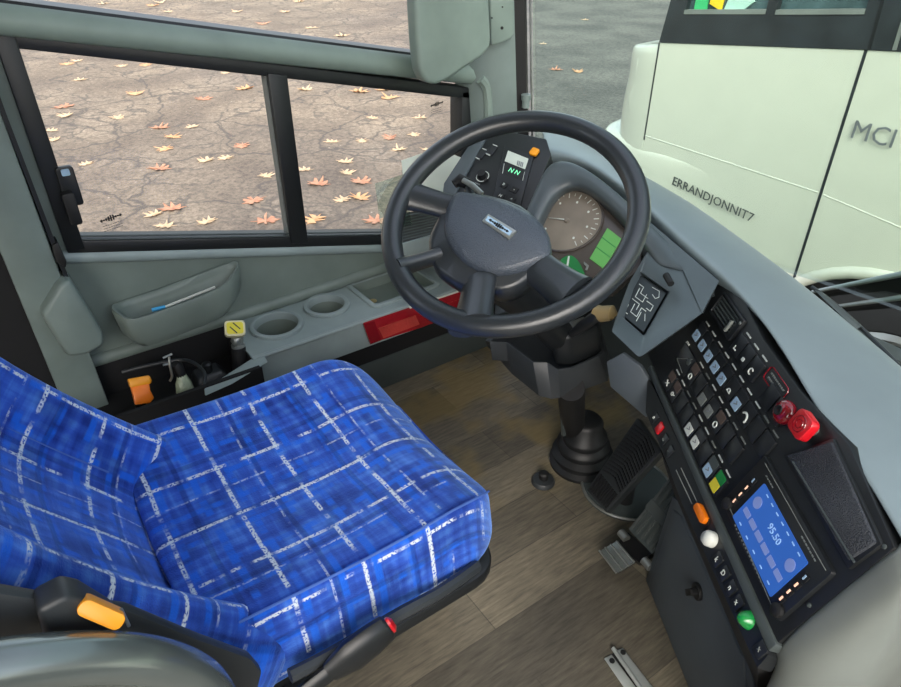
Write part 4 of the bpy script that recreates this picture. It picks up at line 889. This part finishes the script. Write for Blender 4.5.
# cover strip along the foot of the windscreen
cs = [P(x, y, z=.655) for x, y in ((812, 287), (832, 302), (858, 325), (884, 350), (905, 372), (960, 425))]
MB().tube(smoothpath(cs, 3), .0035, 8).build('cover_strip', 'dark', dash)
MB().hull([P(x, y, z=.652) for x, y in ((814, 290), (822, 292), (862, 326), (856, 330))], [P(x, y, z=.662) for x, y in ((814, 290), (822, 292), (862, 326), (856, 330))]).build('cover_clip', 'mid', dash, bevel=.002)
# instrument cluster
FI = Frame(P(585, 235, z=.655), (1, .3, 0), (.22, -.55, .80))
ic = thing('instrument_cluster', 'instrument cluster with pale speedometer and green display behind the wheel', 'instrument cluster', tuple(P(585, 235, z=.64)))
MB().poly(FI, [FI.uv(*p) for p in ((540, 222), (547, 206), (557, 195), (573, 187), (590, 193), (611, 213), (629, 233), (642, 250), (640, 268), (612, 292), (560, 292), (528, 262))], -.02, 0).build('face_panel', 'dialface', ic)
du, dv = FI.uv(567, 221)
dl = MB().poly(FI, circ(.076, 40, du, dv), -.005, .002).build('speedometer', 'dial', ic)
MB().tube([FI.pt(du+.076*math.cos(2*PI*k/40), dv+.076*math.sin(2*PI*k/40), .003) for k in range(40)], .0025, 6, close=True).build('dial_ring', 'dialface', dl)
tk = MB()
for k in range(25):
    a = math.radians(225-270*k/24); r0 = .057 if k % 2 == 0 else .062; c, s_ = math.cos(a), math.sin(a); w_ = .0008 if k % 2 == 0 else .0005
    tk.poly(FI, [(du+r0*c-w_*s_, dv+r0*s_+w_*c), (du+.068*c-w_*s_, dv+.068*s_+w_*c), (du+.068*c+w_*s_, dv+.068*s_-w_*c), (du+r0*c+w_*s_, dv+r0*s_-w_*c)], .001, .0032)
    if k % 4 == 0: tk.poly(FI, rrect(.004, .005, .001, 1, du+.048*c, dv+.048*s_), .001, .0032)
tk.build('dial_marks', 'legend', dl)
nd = FI.uv(549, 219); MB().poly(FI, [(du, dv+.0012), (du, dv-.0012), nd], .004, .006).build('needle', 'legend', dl); MB().lathe(FI, [(.006, .002), (.005, .006), (.001, .007)], 16, du, dv).build('needle_boss', 'dial', dl)
lq = [FI.uv(*p) for p in ((607.6, 228.7), (621.5, 239.5), (604, 269.5), (590, 259))]
lc = MB().poly(FI, lq, -.002, .003).build('display', 'lcdgreen', ic)
for a, b in ((.30, .32), (.62, .64)):
    Q = [Vector(q) for q in lq]; MB().poly(FI, [Q[0].lerp(Q[3], a), Q[1].lerp(Q[2], a), Q[1].lerp(Q[2], b), Q[0].lerp(Q[3], b)], .002, .0036).build('display_line', 'dkgreen', lc)
gq = smoothpath([Vector((*FI.uv(*p), 0)) for p in ((569, 256), (578, 261), (586, 278), (583, 285), (575, 280), (566, 270), (560, 262))], 3, True)
gg = MB().poly(FI, [(p.x, p.y) for p in gq], -.002, .003).build('gauge', 'dkgreen', ic, label='green gauge')
MB().poly(FI, [FI.uv(*p) for p in ((568.5, 257), (570, 257), (568.5, 268), (566.5, 267))], .002, .004).build('gauge_needle', 'legend', gg)
MB().poly(FI, [FI.uv(*p) for p in ((584, 262), (589, 266), (587, 271), (585.5, 270), (586.5, 267), (584, 264))], .0, .003).build('gauge_mark', 'legdim', ic)
# hood over the cluster
I = [(537, 230), (542, 219), (548, 206), (557, 193), (573, 184), (591, 191), (613, 211), (632, 231), (645, 249), (652, 264)]
O = [(523, 214), (527, 205), (536, 184), (548, 157), (572, 158), (600, 176), (625, 197), (651, 223), (685, 254), (718, 281)]
rows = []
for k, (a, b) in enumerate(zip(I, O)):
    i3 = FI.at(*a, .034); o3 = FI.at(*b, .030) if k < 7 else P(*b, z=(.70, .695, .695)[k-7]).lerp(FI.at(*b, .03), (.6, .3, 0)[k-7])
    if k > 7: i3 = i3.lerp(P(*a, z=.69), .5)
    f3 = FI.at(a[0]+(590-a[0])*.09, a[1]+(238-a[1])*.09, -.004)
    rows.append([f3-FI.n*.02, f3, i3*.97+o3*.03-FI.n*.010, i3*.85+o3*.15+FI.n*.004, i3*.45+o3*.55+FI.n*.009, o3*.92+i3*.08+FI.n*.003, o3-FI.n*.012, o3+Vector((.01, .02, -.08)), o3+Vector((.01, .03, -.15))])
sheet('cluster_hood', rows, 'hood', dash, th=.008, sub=2, smooth=180)
MB().hull([P(x, y, z=.45) for x, y in ((478, 205), (560, 215), (622, 262), (545, 282))], [P(x, y, z=.60) for x, y in ((455, 150), (545, 150), (650, 248), (568, 272))]).build('dash_body', 'void', dash)
# faceted pod to the right of the wheel with its small dark display
zp = .675
po_o = [P(x, y, z=z) for x, y, z in ((650, 246, .68), (684, 266, .69), (704, 312, .68), (639, 358, .655), (611, 331, .66), (630, 280, .67))]
po_i = [P(x, y, z=z) for x, y, z in ((640, 272, .66), (669, 292, .665), (644, 336, .65), (618, 313, .65))]
pd_ = MB(); v = po_o+po_i+[p.lerp(sum(po_o, Vector())/6, .4)+Vector((-.02, .05, -.07)) for p in po_o]
v += [P(640, 272, z=.645), P(669, 292, z=.65), P(644, 336, z=.635), P(618, 313, z=.635)]
pd_.add(v, [(0, 1, 7, 6), (1, 2, 7), (2, 3, 8, 7), (3, 4, 9, 8), (4, 5, 9), (5, 0, 6, 9), (0, 10, 11, 1), (1, 11, 12, 2), (2, 12, 13, 3), (3, 13, 14, 4), (4, 14, 15, 5), (5, 15, 10, 0), (6, 7, 17, 16), (7, 8, 18, 17), (8, 9, 19, 18), (9, 6, 16, 19), (10, 15, 14, 13, 12, 11), (16, 17, 18, 19)])
pd_.build('display_pod', 'hood', dash, bevel=.003, seg=2, smooth=50)
MB().add([P(681, 265, z=.691), P(719, 281, z=.695), P(702, 313, z=.679), P(684, 266, z=.62), P(719, 282, z=.60), P(704, 314, z=.60), P(650, 222, z=.70), P(650, 246, z=.68), P(650, 246, z=.6), P(650, 222, z=.6)], [(0, 1, 2), (1, 4, 5, 2), (0, 2, 5, 3), (3, 5, 4), (6, 1, 0, 7), (7, 0, 3, 8), (6, 9, 4, 1), (8, 3, 4, 9), (6, 7, 8, 9)]).build('pod_shoulder', 'hood', dash, smooth=50)
FG = frame3(P(640, 272, z=.655), P(669, 292, z=.66), P(644, 336, z=.645))
gp = thing('gear_display', 'small black display of white symbols right of the wheel', 'display', tuple(P(643, 303, z=.65)))
gc = [FG.uv(*p) for p in ((640, 275), (666, 293), (643.5, 332), (620.5, 313))]
MB().poly(FG, gc, -.006, .0).build('display_face', 'black', gp)
gm = MB(); G = [Vector(q) for q in gc]
def gpt(a, b): return G[0].lerp(G[1], a).lerp(G[3].lerp(G[2], a), b)
def gline(pts, w=.0005):
    for a, b in zip(pts, pts[1:]):
        p, q = gpt(*a), gpt(*b); n_ = (q-p).normalized()*w; n_ = Vector((-n_.y, n_.x)); gm.poly(FG, [p+n_, q+n_, q-n_, p-n_], -.001, .0009)
for pts in ([(.55, .08), (.8, .06), (.88, .18), (.8, .26), (.66, .22)], [(.12, .2), (.3, .2), (.3, .36), (.6, .36)], [(.2, .28), (.2, .5), (.5, .5), (.5, .3)], [(.6, .42), (.86, .42), (.86, .56), (.7, .56)], [(.14, .58), (.44, .58), (.44, .72)], [(.3, .64), (.3, .84), (.56, .84), (.56, .62), (.74, .62)], [(.62, .7), (.62, .92)], [(.76, .68), (.86, .8)], [(.12, .74), (.12, .92), (.24, .92)]): gline(pts)
gm.build('symbols', 'legend', gp)
MB().tube([P(666, 275, z=.69), P(671, 284, z=.685)], .006, 10).build('pod_button', 'rubber', dash)
# left pod: transmission selector, rotary knob, rockers, orange button
FLp = Frame(P(505, 172, z=.70), (1, .15, 0), (.22, -.5, .83))
MB().poly(FLp, [FLp.uv(*p) for p in ((486, 126), (546, 138), (551, 154), (529, 206), (512, 222), (450, 214), (455, 188))], -.06, -.002).build('left_panel', 'black', dash, bevel=.003)
MB().poly(FLp, [FLp.uv(*p) for p in ((478, 132), (487, 138), (458, 190), (450, 214), (440, 214), (444, 184))], -.08, .004).build('panel_bezel', 'hood', dash, bevel=.004)
ts = thing('transmission_selector', 'black gear selector with green NN readout and white sticker', 'selector', tuple(FLp.at(512, 175)))
MB().poly(FLp, [FLp.uv(*p) for p in ((505, 145), (534, 157), (520, 208), (492, 204))], -.01, .003).build('selector_body', 'switch', ts, bevel=.002)
MB().poly(FLp, [FLp.uv(*p) for p in ((508.4, 151.5), (528.8, 159.7), (525.3, 170.2), (505, 162))], .0025, .0036).build('sticker', 'paper', ts, label='white sticker with grey print')
k_ = MB()
for i in range(4): k_.poly(FLp, [FLp.uv(*p) for p in ((518+i*1.6, 161.5+i*.6), (519+i*1.6, 161.9+i*.6), (518+i*1.6, 166.5+i*.6), (517+i*1.6, 166.1+i*.6))], .0033, .0041)
k_.build('sticker_print', 'emblem2', ts)
ds = MB().poly(FLp, [FLp.uv(*p) for p in ((505, 163.2), (525.3, 170.7), (523, 181), (503, 174.2))], .0025, .0036).build('readout', 'black', ts)
ang = math.atan2(FLp.uv(525, 171)[1]-FLp.uv(505, 163)[1], FLp.uv(525, 171)[0]-FLp.uv(505, 163)[0])
for p in ((511.5, 171.5), (517.5, 173.8)): text('N', 'readout_letter', FLp, *FLp.uv(*p), .017, ang, 'lcdtext', ts, w=.0042)
for a, b in (((504.2, 163.5), (502.5, 173.5)), ((524.6, 172), (522.6, 180.5))): MB().tube([FLp.at(*a, .004), FLp.at(*b, .004)], .0007, 5).build('readout_rule', 'legend', ts)
for p, ch in (((504.3, 186), 'R'), ((514.8, 191), '-'), ((500.8, 197.3), 'N'), ((511.7, 201), '^')):
    u, v_ = FLp.uv(*p); b_ = MB().poly(FLp, rrect(.017, .015, .002, 2, u, v_, ang), .002, .0055).build('selector_button', 'rubber', ts)
    text(ch, 'button_legend', FLp, u, v_, .010, ang, 'legend', b_, w=.0062)
hk = thing('rotary_switch', 'round black light switch with white ring left of gear selector', 'switch', tuple(FLp.at(483, 177)))
u, v_ = FLp.uv(482.8, 177); MB().lathe(FLp, [(.016, -.004), (.016, .002), (.011, .004), (.010, .016), (.001, .017)], 24, u, v_).build('knob', 'rubber', hk)
MB().tube([FLp.pt(u+.0150*math.cos(2*PI*k/28), v_+.0150*math.sin(2*PI*k/28), .002) for k in range(26)], .0012, 6).build('index_ring', 'legend', hk)
MB().poly(FLp, rrect(.014, .002, .0005, 1, u, v_-.022, ang), -.003, .0006).build('legend', 'legdim', hk)
for p, lb in (((481, 154), 'black rocker switch with white ticks above the rotary light switch'), ((491.5, 150), 'black rocker switch nearest the gear selector top')):
    rk = thing('rocker_switch', lb, 'switch', tuple(FLp.at(*p)), 'rockers above the rotary switch'); u, v_ = FLp.uv(*p)
    MB().poly(FLp, rrect(.020, .027, .002, 2, u, v_, ang), -.004, .0012).build('rocker', 'switch', rk, bevel=.001)
    for q in (.015, -.015): MB().poly(FLp, rrect(.013, .0018, .0004, 1, u-math.sin(ang)*q, v_+math.cos(ang)*q, ang), -.003, .0018).build('tick', 'legend', rk)
ob = thing('orange_button', 'square orange push button at top of left dash panel', 'button', tuple(FLp.at(534.6, 153))); u, v_ = FLp.uv(534.6, 153)
MB().poly(FLp, rrect(.022, .022, .004, 3, u, v_, ang), -.004, .001).build('bezel', 'rubber', ob); MB().poly(FLp, rrect(.020, .020, .004, 3, u, v_, ang), .0, .007).build('cap', 'amber', ob, bevel=.002)
# ---- switch panel
swp = thing('switch_panel', 'long black panel of rocker switches angled toward the driver', 'switch panel', tuple(SP.pt(.25, .1, -.03)))
MB().poly(SP, [(-.09, .010), (.582, .010), (.585, .205), (.45, .232), (.33, .222), (.2, .222), (.055, .240), (-.06, .24)], -.03, 0).build('panel_plate', 'black', swp, bevel=.003)
MB().poly(SP, [(-.005, -.004), (.585, -.004), (.585, .012), (-.005, .009)], -.03, .004).build('edge_rail', 'mid', swp, bevel=.003, label='grey edge rail')
nsw = 0
def rocker(u, k, left=None, right=None, glyph=None, tick=True):
    v0, v1 = .018+.05*k, .052+.05*k
    r = MB().poly(SP, rrect(.0295, v1-v0, .002, 2, u, (v0+v1)/2), -.004, .0045).build('rocker_switch', 'switch', swp, bevel=.0015)
    vl, vr = .0285+.05*k, .0445+.05*k
    if left: MB().poly(SP, rrect(.020, .0165, .0015, 2, u, vl), .004, .0056).build('legend_tile', left, r)
    if right: MB().poly(SP, rrect(.022, .0150, .0015, 2, u, vr), .004, .0053).build('lens', right, r)
    g = MB(); ring = lambda rr, a0, a1, w=.0011: g.tube([SP.pt(u+rr*math.cos(a0+(a1-a0)*i/12), vl+rr*math.sin(a0+(a1-a0)*i/12), .0052) for i in range(13)], w, 5)
    if glyph == 'x':
        for s_ in (1, -1): g.tube([SP.pt(u-.005, vl-.004*s_, .0052), SP.pt(u+.005, vl+.004*s_, .0052)], .0011, 5)
    elif glyph == 'o': ring(.0048, 0, 2*PI)
    elif glyph == 'moon': ring(.0078, -.5, 2.6, .0018)
    elif glyph == 'c': ring(.0048, .6, 5.2)
    elif glyph == 'key': ring(.003, 0, 2*PI); g.tube([SP.pt(u+.003, vl, .0052), SP.pt(u+.008, vl+.002, .0052)], .0011, 5)
    elif glyph == 'bell': ring(.0042, 0, PI); g.tube([SP.pt(u-.006, vl-.001, .0052), SP.pt(u+.006, vl-.001, .0052)], .001, 5)
    elif glyph == 'f':
        g.tube([SP.pt(u-.004, vl-.003, .0052), SP.pt(u+.004, vl-.003, .0052)], .0012, 5); g.tube([SP.pt(u-.003, vl-.003, .0052), SP.pt(u-.003, vl+.003, .0052)], .0011, 5)
    elif glyph == 'sq': g.poly(SP, rrect(.007, .006, .001, 1, u, vl), .004, .0058)
    if glyph: g.build('symbol', 'legend', r)
    if glyph is None and left is not None and left.startswith('leg'):
        h = MB(); h.poly(SP, rrect(.009, .0016, .0004, 1, u, vl, .5), .005, .0061); h.poly(SP, rrect(.006, .0016, .0004, 1, u+.001, vl+.003, -.7), .005, .0061); h.build('symbol', 'emblem2', r)
    if tick: MB().poly(SP, rrect(.017, .0022, .0005, 1, u, .0565+.05*k), -.001, .0012).build('tick_mark', 'legend' if left or glyph else 'legdim', r)
cA = [dict(glyph='x', right='legbrown'), dict(glyph='key', right='legbrown'), {}, {}, dict(left='legend'), dict(left='legend'), {}, dict(left='legblue', right='mid'), dict(left='yellow', right='green')]
for j, a in enumerate(cA): rocker(.079+.0320*j, 0, **a)
cB = [dict(glyph='o', right='legbrown'), {}, dict(left='legdim'), dict(left='legdim'), dict(glyph='o', right='legbrown'), {}, {}]
for j, a in enumerate(cB): rocker(.121+.0320*j, 1, **a)
cC = [dict(left='legblue')]*5+[dict(glyph='bell'), dict(left='legblue'), dict(glyph='moon'), {}, {}]
for j, a in enumerate(cC): rocker(.062+.0322*j, 2, **a)
cD = [dict(glyph='f'), dict(glyph='sq'), dict(glyph='c'), {}, {}]
for j, a in enumerate(cD): rocker((.170, .2018, .2336, .303, .335)[j]-(.0 if j < 3 else .004), 3 if j < 3 else 2.9, tick=j < 3, **a)
dm = MB().poly(SP, rrect(.058, .040, .002, 2, .075, .082), -.002, .0035).build('dimmer', 'switch', swp, bevel=.001)
MB().tube([SP.pt(.095, .066, .004), SP.pt(.055, .070, .004), SP.pt(.095, .098, .004)], .0007, 5).build('dimmer_marks', 'legdim', dm); MB().lathe(SP, [(.006, 0), (.006, .006), (.001, .007)], 14, .092, .089).build('dimmer_knob', 'mid', dm)
for u, v_, w_, h in ((.048, .088, .006, .005), (.050, .100, .012, .010)): MB().poly(SP, rrect(w_, h, .001, 1, u, v_), -.001, .0015).build('panel_legend', 'legend', swp)
# red outlined plate with two lines of print
lu, lv = .287, .199
pth = [SP.pt(a, b, .0012) for a, b in rrect(.060, .022, .006, 4, lu, lv)]; rp = MB().tube(pth, .0009, 5, close=True).build('warning_outline', 'deepred', swp, label='red outlined warning plate')
pr = MB()
for rI in (-.0045, .003):
    for i in range(9): pr.poly(SP, rrect(.0036, .0026, .0004, 1, lu-.020+i*.0049, lv+rI), -.001, .0010)
pr.build('warning_print', 'legdim', rp)
# vent
va = thing('air_vent', 'square black louvred air vent at far end of switch panel', 'vent', tuple(SP.pt(.097, .195)))
vf = MB(); plate(vf, lambda a, b, w: SP.pt(a, b, w), rrect(.096, .044, .003, 3, .097, .196), [rrect(.078, .035, .002, 2, .092, .196)], -.002, .006); vf.build('vent_frame', 'switch', va, bevel=.001)
for i in range(5): MB().poly(SP, rrect(.078, .0022, .0004, 1, .092, .183+i*.0065), -.002, .004).build('louvre', 'mid', va)
MB().poly(SP, rrect(.004, .022, .001, 2, .122, .190), .004, .009).build('vent_slider', 'legdim', va, label='pale slider')
MB().lathe(SP, [(.003, .005), (.003, .007), (.001, .0075)], 10, .141, .209).build('vent_screw', 'metal', va)
bu, bv = SP.uv(800, 424, .022); wu, wv = SP.uv(781, 411, .010)
# red lamp and push valve
wl_ = thing('warning_lamp', 'round glossy dark red lamp beside the red square push knob', 'lamp', tuple(SP.pt(.331, .183)))
MB().lathe(SP, [(.017, 0), (.018, .005), (.016, .010), (.011, .014), (.001, .015)], 28, wu, wv).build('lens', 'deepred', wl_, smooth=70); MB().lathe(SP, [(.0075, .012), (.007, .0165), (.001, .015)], 20, wu, wv).build('lens_centre', 'rubber', wl_)
rb_ = thing('push_valve', 'square bright red push knob on the switch panel above speaker', 'knob', tuple(SP.pt(bu, bv)))
MB().lathe(SP, [(.010, 0), (.010, .014)], 14, bu, bv).build('stem', 'metal', rb_)
cp = MB().poly(SP, rrect(.036, .033, .008, 4, bu, bv), .010, .023).build('knob_cap', 'red', rb_, bevel=.005, seg=3)
for rr in (.006, .011): MB().tube([SP.pt(bu+rr*math.cos(2*PI*k/20), bv+rr*math.sin(2*PI*k/20), .0232) for k in range(20)], .0008, 5, close=True).build('cap_ring', 'deepred', cp)
# radio
ra_ = thing('radio', 'double height car radio with lit blue screen', 'radio', tuple(SP.pt(.466, .08)))
MB().poly(SP, rrect(.196, .100, .004, 3, .467, .0795), -.02, .007).build('radio_face', 'switch', ra_, bevel=.002)
scr = MB().poly(SP, rrect(.132, .071, .002, 2, .4705, .0725), .006, .0085).build('screen', 'screen', ra_, label='lit blue screen reading 95.50')
ln = MB()
for v_ in (.1175, .0325): ln.tube([SP.pt(.38, v_+.006, .0075), SP.pt(.558, v_+.006 if v_ > .1 else v_, .0075)], .0006, 5)
ln.build('trim_line', 'legdim', ra_)
# the screen is read from the driver's side: lines run along the panel
text('95.50', 'frequency', SP, .475, .0850, .0145, 0, 'screentext', scr, w=.0092)
for i in range(6): MB().poly(SP, rrect(.0165, .0085, .001, 2, .419+i*.0205, .0620), .008, .0092).build('preset_key', 'screenbtn', scr)
for u in (.420, .523): MB().lathe(SP, [(.0085, .008), (.0085, .0092), (.001, .0093)], 20, u, .0845).build('tune_key', 'screenbtn', scr)
for n_, v_, st_ in ((7, .103, .016), (5, .044, .024)):
    ti = MB()
    for i in range(n_): ti.poly(SP, rrect(.0065, .0017, .0004, 1, .424+i*st_, v_), .008, .0090)
    ti.build('screen_text', 'screentext', scr)
for u in (.388, .548):
    for v_, lit in ((.052, 1), (.066, 1), (.080, 1), (.095, 0)):
        k_ = MB().poly(SP, rrect(.010, .011, .0015, 2, u, v_), .006, .009).build('radio_button', 'rubber', ra_)
        MB().poly(SP, rrect(.0022 if u < .5 else .0026, .007, .0004, 1, u, v_), .0085, .0096).build('backlight', 'ledred' if lit else 'legblue', k_)
for u in (.382, .556): MB().lathe(SP, [(.009, .006), (.009, .012), (.006, .014), (.001, .014)], 18, u, .0385).build('volume_knob', 'rubber', ra_)
for n_, w_, u_, st_, v_ in ((16, .0032, .418, .0066, .0335), (7, .0042, .505, .0056, .1175), (5, .0034, .398, .005, .1155)):
    pr = MB()
    for i in range(n_): pr.poly(SP, rrect(w_, .0018, .0003, 1, u_+i*st_, v_), .006, .0076)
    pr.build('radio_print', 'legdim', ra_)
# speaker
spk = thing('speaker', 'dark grey cloth covered speaker panel beside the radio', 'speaker', tuple(SP.pt(.485, .188)))
sq_ = [SP.uv(*p) for p in ((791, 457), (836, 443), (881, 544), (853, 562))]
MB().poly(SP, [(sq_[0][0]-.006, sq_[0][1]-.006), (sq_[3][0]+.006, sq_[3][1]-.007), (sq_[2][0]+.004, sq_[2][1]+.003), (sq_[1][0]-.004, sq_[1][1]+.003)], -.01, .005).build('speaker_frame', 'black', spk, bevel=.002)
MB().poly(SP, sq_, .002, .009).build('speaker_cloth', 'grille', spk, bevel=.003)
MB().tube([SP.at(793, 462, .009), SP.at(854, 562, .009)], .0015, 6).build('bright_edge', 'mid', spk)
MB().lathe(SP, [(.003, 0), (.003, .002), (.001, .003)], 10, .577, .196).build('panel_screw', 'mid', swp)
MB().lathe(SP, [(.003, 0), (.003, .002), (.001, .003)], 10, .572, .077).build('panel_screw', 'mid', swp)
# ---- narrow control strip under the panel
ST = frame3(A_, B_2, P(683, 505, z=.44)); 
stq = thing('control_strip', 'narrow black strip of small controls under the switch panel edge', 'control strip', tuple(ST.at(715, 560)))
MB().poly(ST, [ST.uv(*p) for p in ((648, 378), (656, 392), (704, 498), (769, 645), (768, 656), (758, 668), (683, 505), (670, 470), (646, 412))], -.02, .001).build('strip_plate', 'black', stq)
for p, mt, ch in (((656, 418), 'legend', 'o'), ((660.5, 428.5), 'red', None), ((665.5, 440), 'legdim', 'o'), ((670.5, 451.5), 'legdim', '-'), ((719, 560), 'legend', 'k'), ((725.5, 574), 'legend', 'D'), ((732.5, 588.5), 'legend', 'n'), ((739, 603), 'legend', 'x'), ((762, 650), 'legdim', 'x')):
    u, v_ = ST.uv(*p); r = MB().poly(ST, rrect(.017, .020, .002, 2, u, v_), -.002, .004).build('push_switch', mt if mt == 'red' else 'switch', stq, bevel=.001)
    if ch: text(ch, 'symbol', ST, u, v_, .011, PI/2*0, mt, r, w=.0046)
for a, b in (((676, 470), (692, 504)), ((681, 468), (697, 502))): MB().tube([ST.at(*a, .002), ST.at(*b, .002)], .0009, 5).build('slot_line', 'legdim', stq)
u, v_ = ST.uv(704, 514.5); angs = math.atan2(ST.uv(709, 524)[1]-ST.uv(700, 505)[1], ST.uv(709, 524)[0]-ST.uv(700, 505)[0])
hz = MB().poly(ST, rrect(.036, .013, .005, 4, u, v_, angs), .0, .010).build('hazard_switch', 'orange', stq, bevel=.003, label='orange hazard switch')
MB().poly(ST, rrect(.044, .020, .006, 4, u, v_-.004, angs), -.004, .003).build('hazard_bezel', 'rubber', stq)
u, v_ = ST.uv(713, 540); MB().lathe(ST, [(.012, 0), (.012, .010), (.009, .015), (.001, .016)], 20, u, v_).build('pull_knob', 'white', stq, label='round white knob', smooth=70)
u, v_ = ST.uv(748.5, 620); MB().lathe(ST, [(.013, 0), (.0105, .007), (.007, .013), (.003, .016), (.001, .016)], 20, u, v_).build('signal_lamp', 'green', stq, label='green domed lamp', smooth=70)
# ---- knee panel, lower body and cabinet
kp = [(622, 353), (640, 366), (659, 396), (646, 418), (610, 387), (606, 362)]
FKp = frame3(P(622, 353, z=.50), P(640, 366, z=.49), P(610, 387, z=.42))
MB().poly(FKp, [FKp.uv(*p) for p in kp], -.012, 0).build('knee_panel', 'door', dash, bevel=.003)
c0, c1, ct_ = P(648, 582, z=.0), P(690, 687, z=.0), None
hv = (c1-c0).normalized(); hn = Vector((-hv.y, hv.x, 0)); hn = hn if hn.dot(-c0) > 0 else -hn
FD = Frame(c0, hv, (hn+Vector((0, 0, .02))))
cab = thing('storage_cabinet', 'grey cabinet under the dash with one door and black knob', 'cabinet', tuple(c0))
dq = [FD.uv(*p) for p in ((674, 496), (683, 503), (753, 660), (759, 720), (757, 790), (742, 812), (690, 687), (652, 594), (647, 580))]
dq = [(u, max(.0, v_)) for u, v_ in dq]
bk = [FD.pt(u, v_, -.012) for u, v_ in dq]
MB().hull(bk, [p-hn*.14+Vector((.02, 0, 0)) for p in bk]).build('cabinet_body', 'mid', cab)
dr_ = MB().poly(FD, dq, -.012, .004).build('cabinet_door', 'door', cab, bevel=.003)
cD = sum((Vector(q) for q in dq), Vector((0, 0)))/len(dq)
ins = [cD+(Vector(q)-cD)*.90 for q in dq]; MB().poly(FD, ins, .0, .008).build('door_inset', 'door', dr_, bevel=.004)
u, v_ = FD.uv(703, 591); kb = MB().lathe(FD, [(.016, .006), (.016, .014), (.010, .016)], 18, u, v_); kb.poly(FD, rrect(.026, .012, .003, 3, u, v_, 1.0), .014, .028); kb.build('door_knob', 'rubber', dr_, bevel=.001, label='black turn knob')
# dark hollow between the strip and the cabinet
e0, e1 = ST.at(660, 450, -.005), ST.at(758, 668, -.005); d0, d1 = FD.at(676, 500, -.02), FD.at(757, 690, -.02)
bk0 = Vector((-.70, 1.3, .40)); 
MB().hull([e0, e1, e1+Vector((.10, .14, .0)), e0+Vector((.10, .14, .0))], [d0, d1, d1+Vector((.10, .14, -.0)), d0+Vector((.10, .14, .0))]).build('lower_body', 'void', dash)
# ---- rounded end of the dashboard facing the entrance
rows = []; xx = SP.ex
ee = [SP.pt(.580, -.022, -.03), SP.pt(.584, -.012, -.012), SP.pt(.584, .03), SP.pt(.584, .09), SP.pt(.585, .15), SP.pt(.586, .197), P(903, 541, z=.675), P(950, 510, z=.672), P(1010, 465, z=.665)]
for out, dn in ((-.01, .02), (.0, -.002), (.012, .001), (.03, .008), (.042, .03), (.05, .08), (.053, .18), (.045, .34), (.04, .52)):
    r = []
    for i, e in enumerate(ee):
        zz = e.z-dn; k = out*(0, .15, .7, 1, 1, 1, 1, 1, 1)[i]
        r.append(Vector((e.x+xx.x*k, e.y+xx.y*k, max(.0, zz if dn < .5 else 0))))
    rows.append(r)
sheet('end_cap', rows, 'endcap', dash, th=.010, sub=2, smooth=180)
# ---- corner by the side window: cards and defroster grille
gl = thing('defroster_grille', 'black slatted grille in the dash corner behind the wheel', 'grille', tuple(P(418, 228, x=-1.55)))
FGr = Frame(P(418, 228, x=-1.55), (0, 1, 0), (.7, -.1, .7))
MB().poly(FGr, [FGr.uv(*p) for p in ((398, 214), (452, 205), (452, 232), (402, 244))], -.01, 0).build('grille_body', 'black', gl)
for i in range(10):
    t = i/9; MB().tube([FGr.at(400+t*2, 217+t*26, .001), FGr.at(450, 207+t*24, .001)], .0018, 5).build('slat', 'rail', gl)
MB().hull([P(x, y, x=-1.60) for x, y in ((395, 244), (455, 224), (455, 250), (395, 262))], [P(x, y, x=-1.50) for x, y in ((395, 246), (455, 228), (455, 246), (395, 260))]).build('corner_ledge', 'console', dash, bevel=.005)
FCd = Frame(P(420, 165, x=-1.53), (.25, 1, 0), (1, -.25, .35))
tag(MB().poly(FCd, [FCd.uv(*p) for p in ((401.5, 160.5), (438, 148), (462, 158), (452, 196), (406, 210))], -.0015, .0015).build('card', 'paper'), 'pale green white card leaning in the corner behind the wheel', 'card')
FCe = Frame(P(390, 200, x=-1.52), (.25, 1, 0), (1, -.2, .35))
tag(MB().poly(FCe, [FCe.uv(*p) for p in ((375, 183.5), (404, 174), (412, 225), (381, 231))], -.0015, .0015).build('clear_card', 'clear'), 'clear greenish plastic card left of the pale card by the window', 'card')
# ================================================================== LIGHT
w = bpy.data.worlds.new('overcast'); scene.world = w; w.use_nodes = True; nt = w.node_tree
bg = nt.nodes['Background']; sky = nt.nodes.new('ShaderNodeTexSky'); sky.sky_type = 'NISHITA'; sky.sun_disc = False; sky.sun_elevation = math.radians(42); sky.sun_rotation = math.radians(130); sky.air_density = 1.2; sky.dust_density = 4; sky.ozone_density = 1
hs_ = nt.nodes.new('ShaderNodeHueSaturation'); hs_.inputs['Saturation'].default_value = .55; nt.links.new(sky.outputs[0], hs_.inputs['Color']); nt.links.new(hs_.outputs[0], bg.inputs['Color']); bg.inputs['Strength'].default_value = .30
sl = bpy.data.lights.new('sun', 'SUN'); sl.energy = .75; sl.angle = math.radians(40); sl.color = (1, .96, .9)
so = bpy.data.objects.new('sun', sl); col.objects.link(so); so.rotation_euler = Vector((.55, -.45, .75)).to_track_quat('Z', 'Y').to_euler()
vs = scene.view_settings; scene.display_settings.display_device = 'sRGB'; vs.view_transform = 'Standard'; vs.look = 'None'; vs.gamma = 1; vs.use_curve_mapping = False; vs.exposure = 0.65
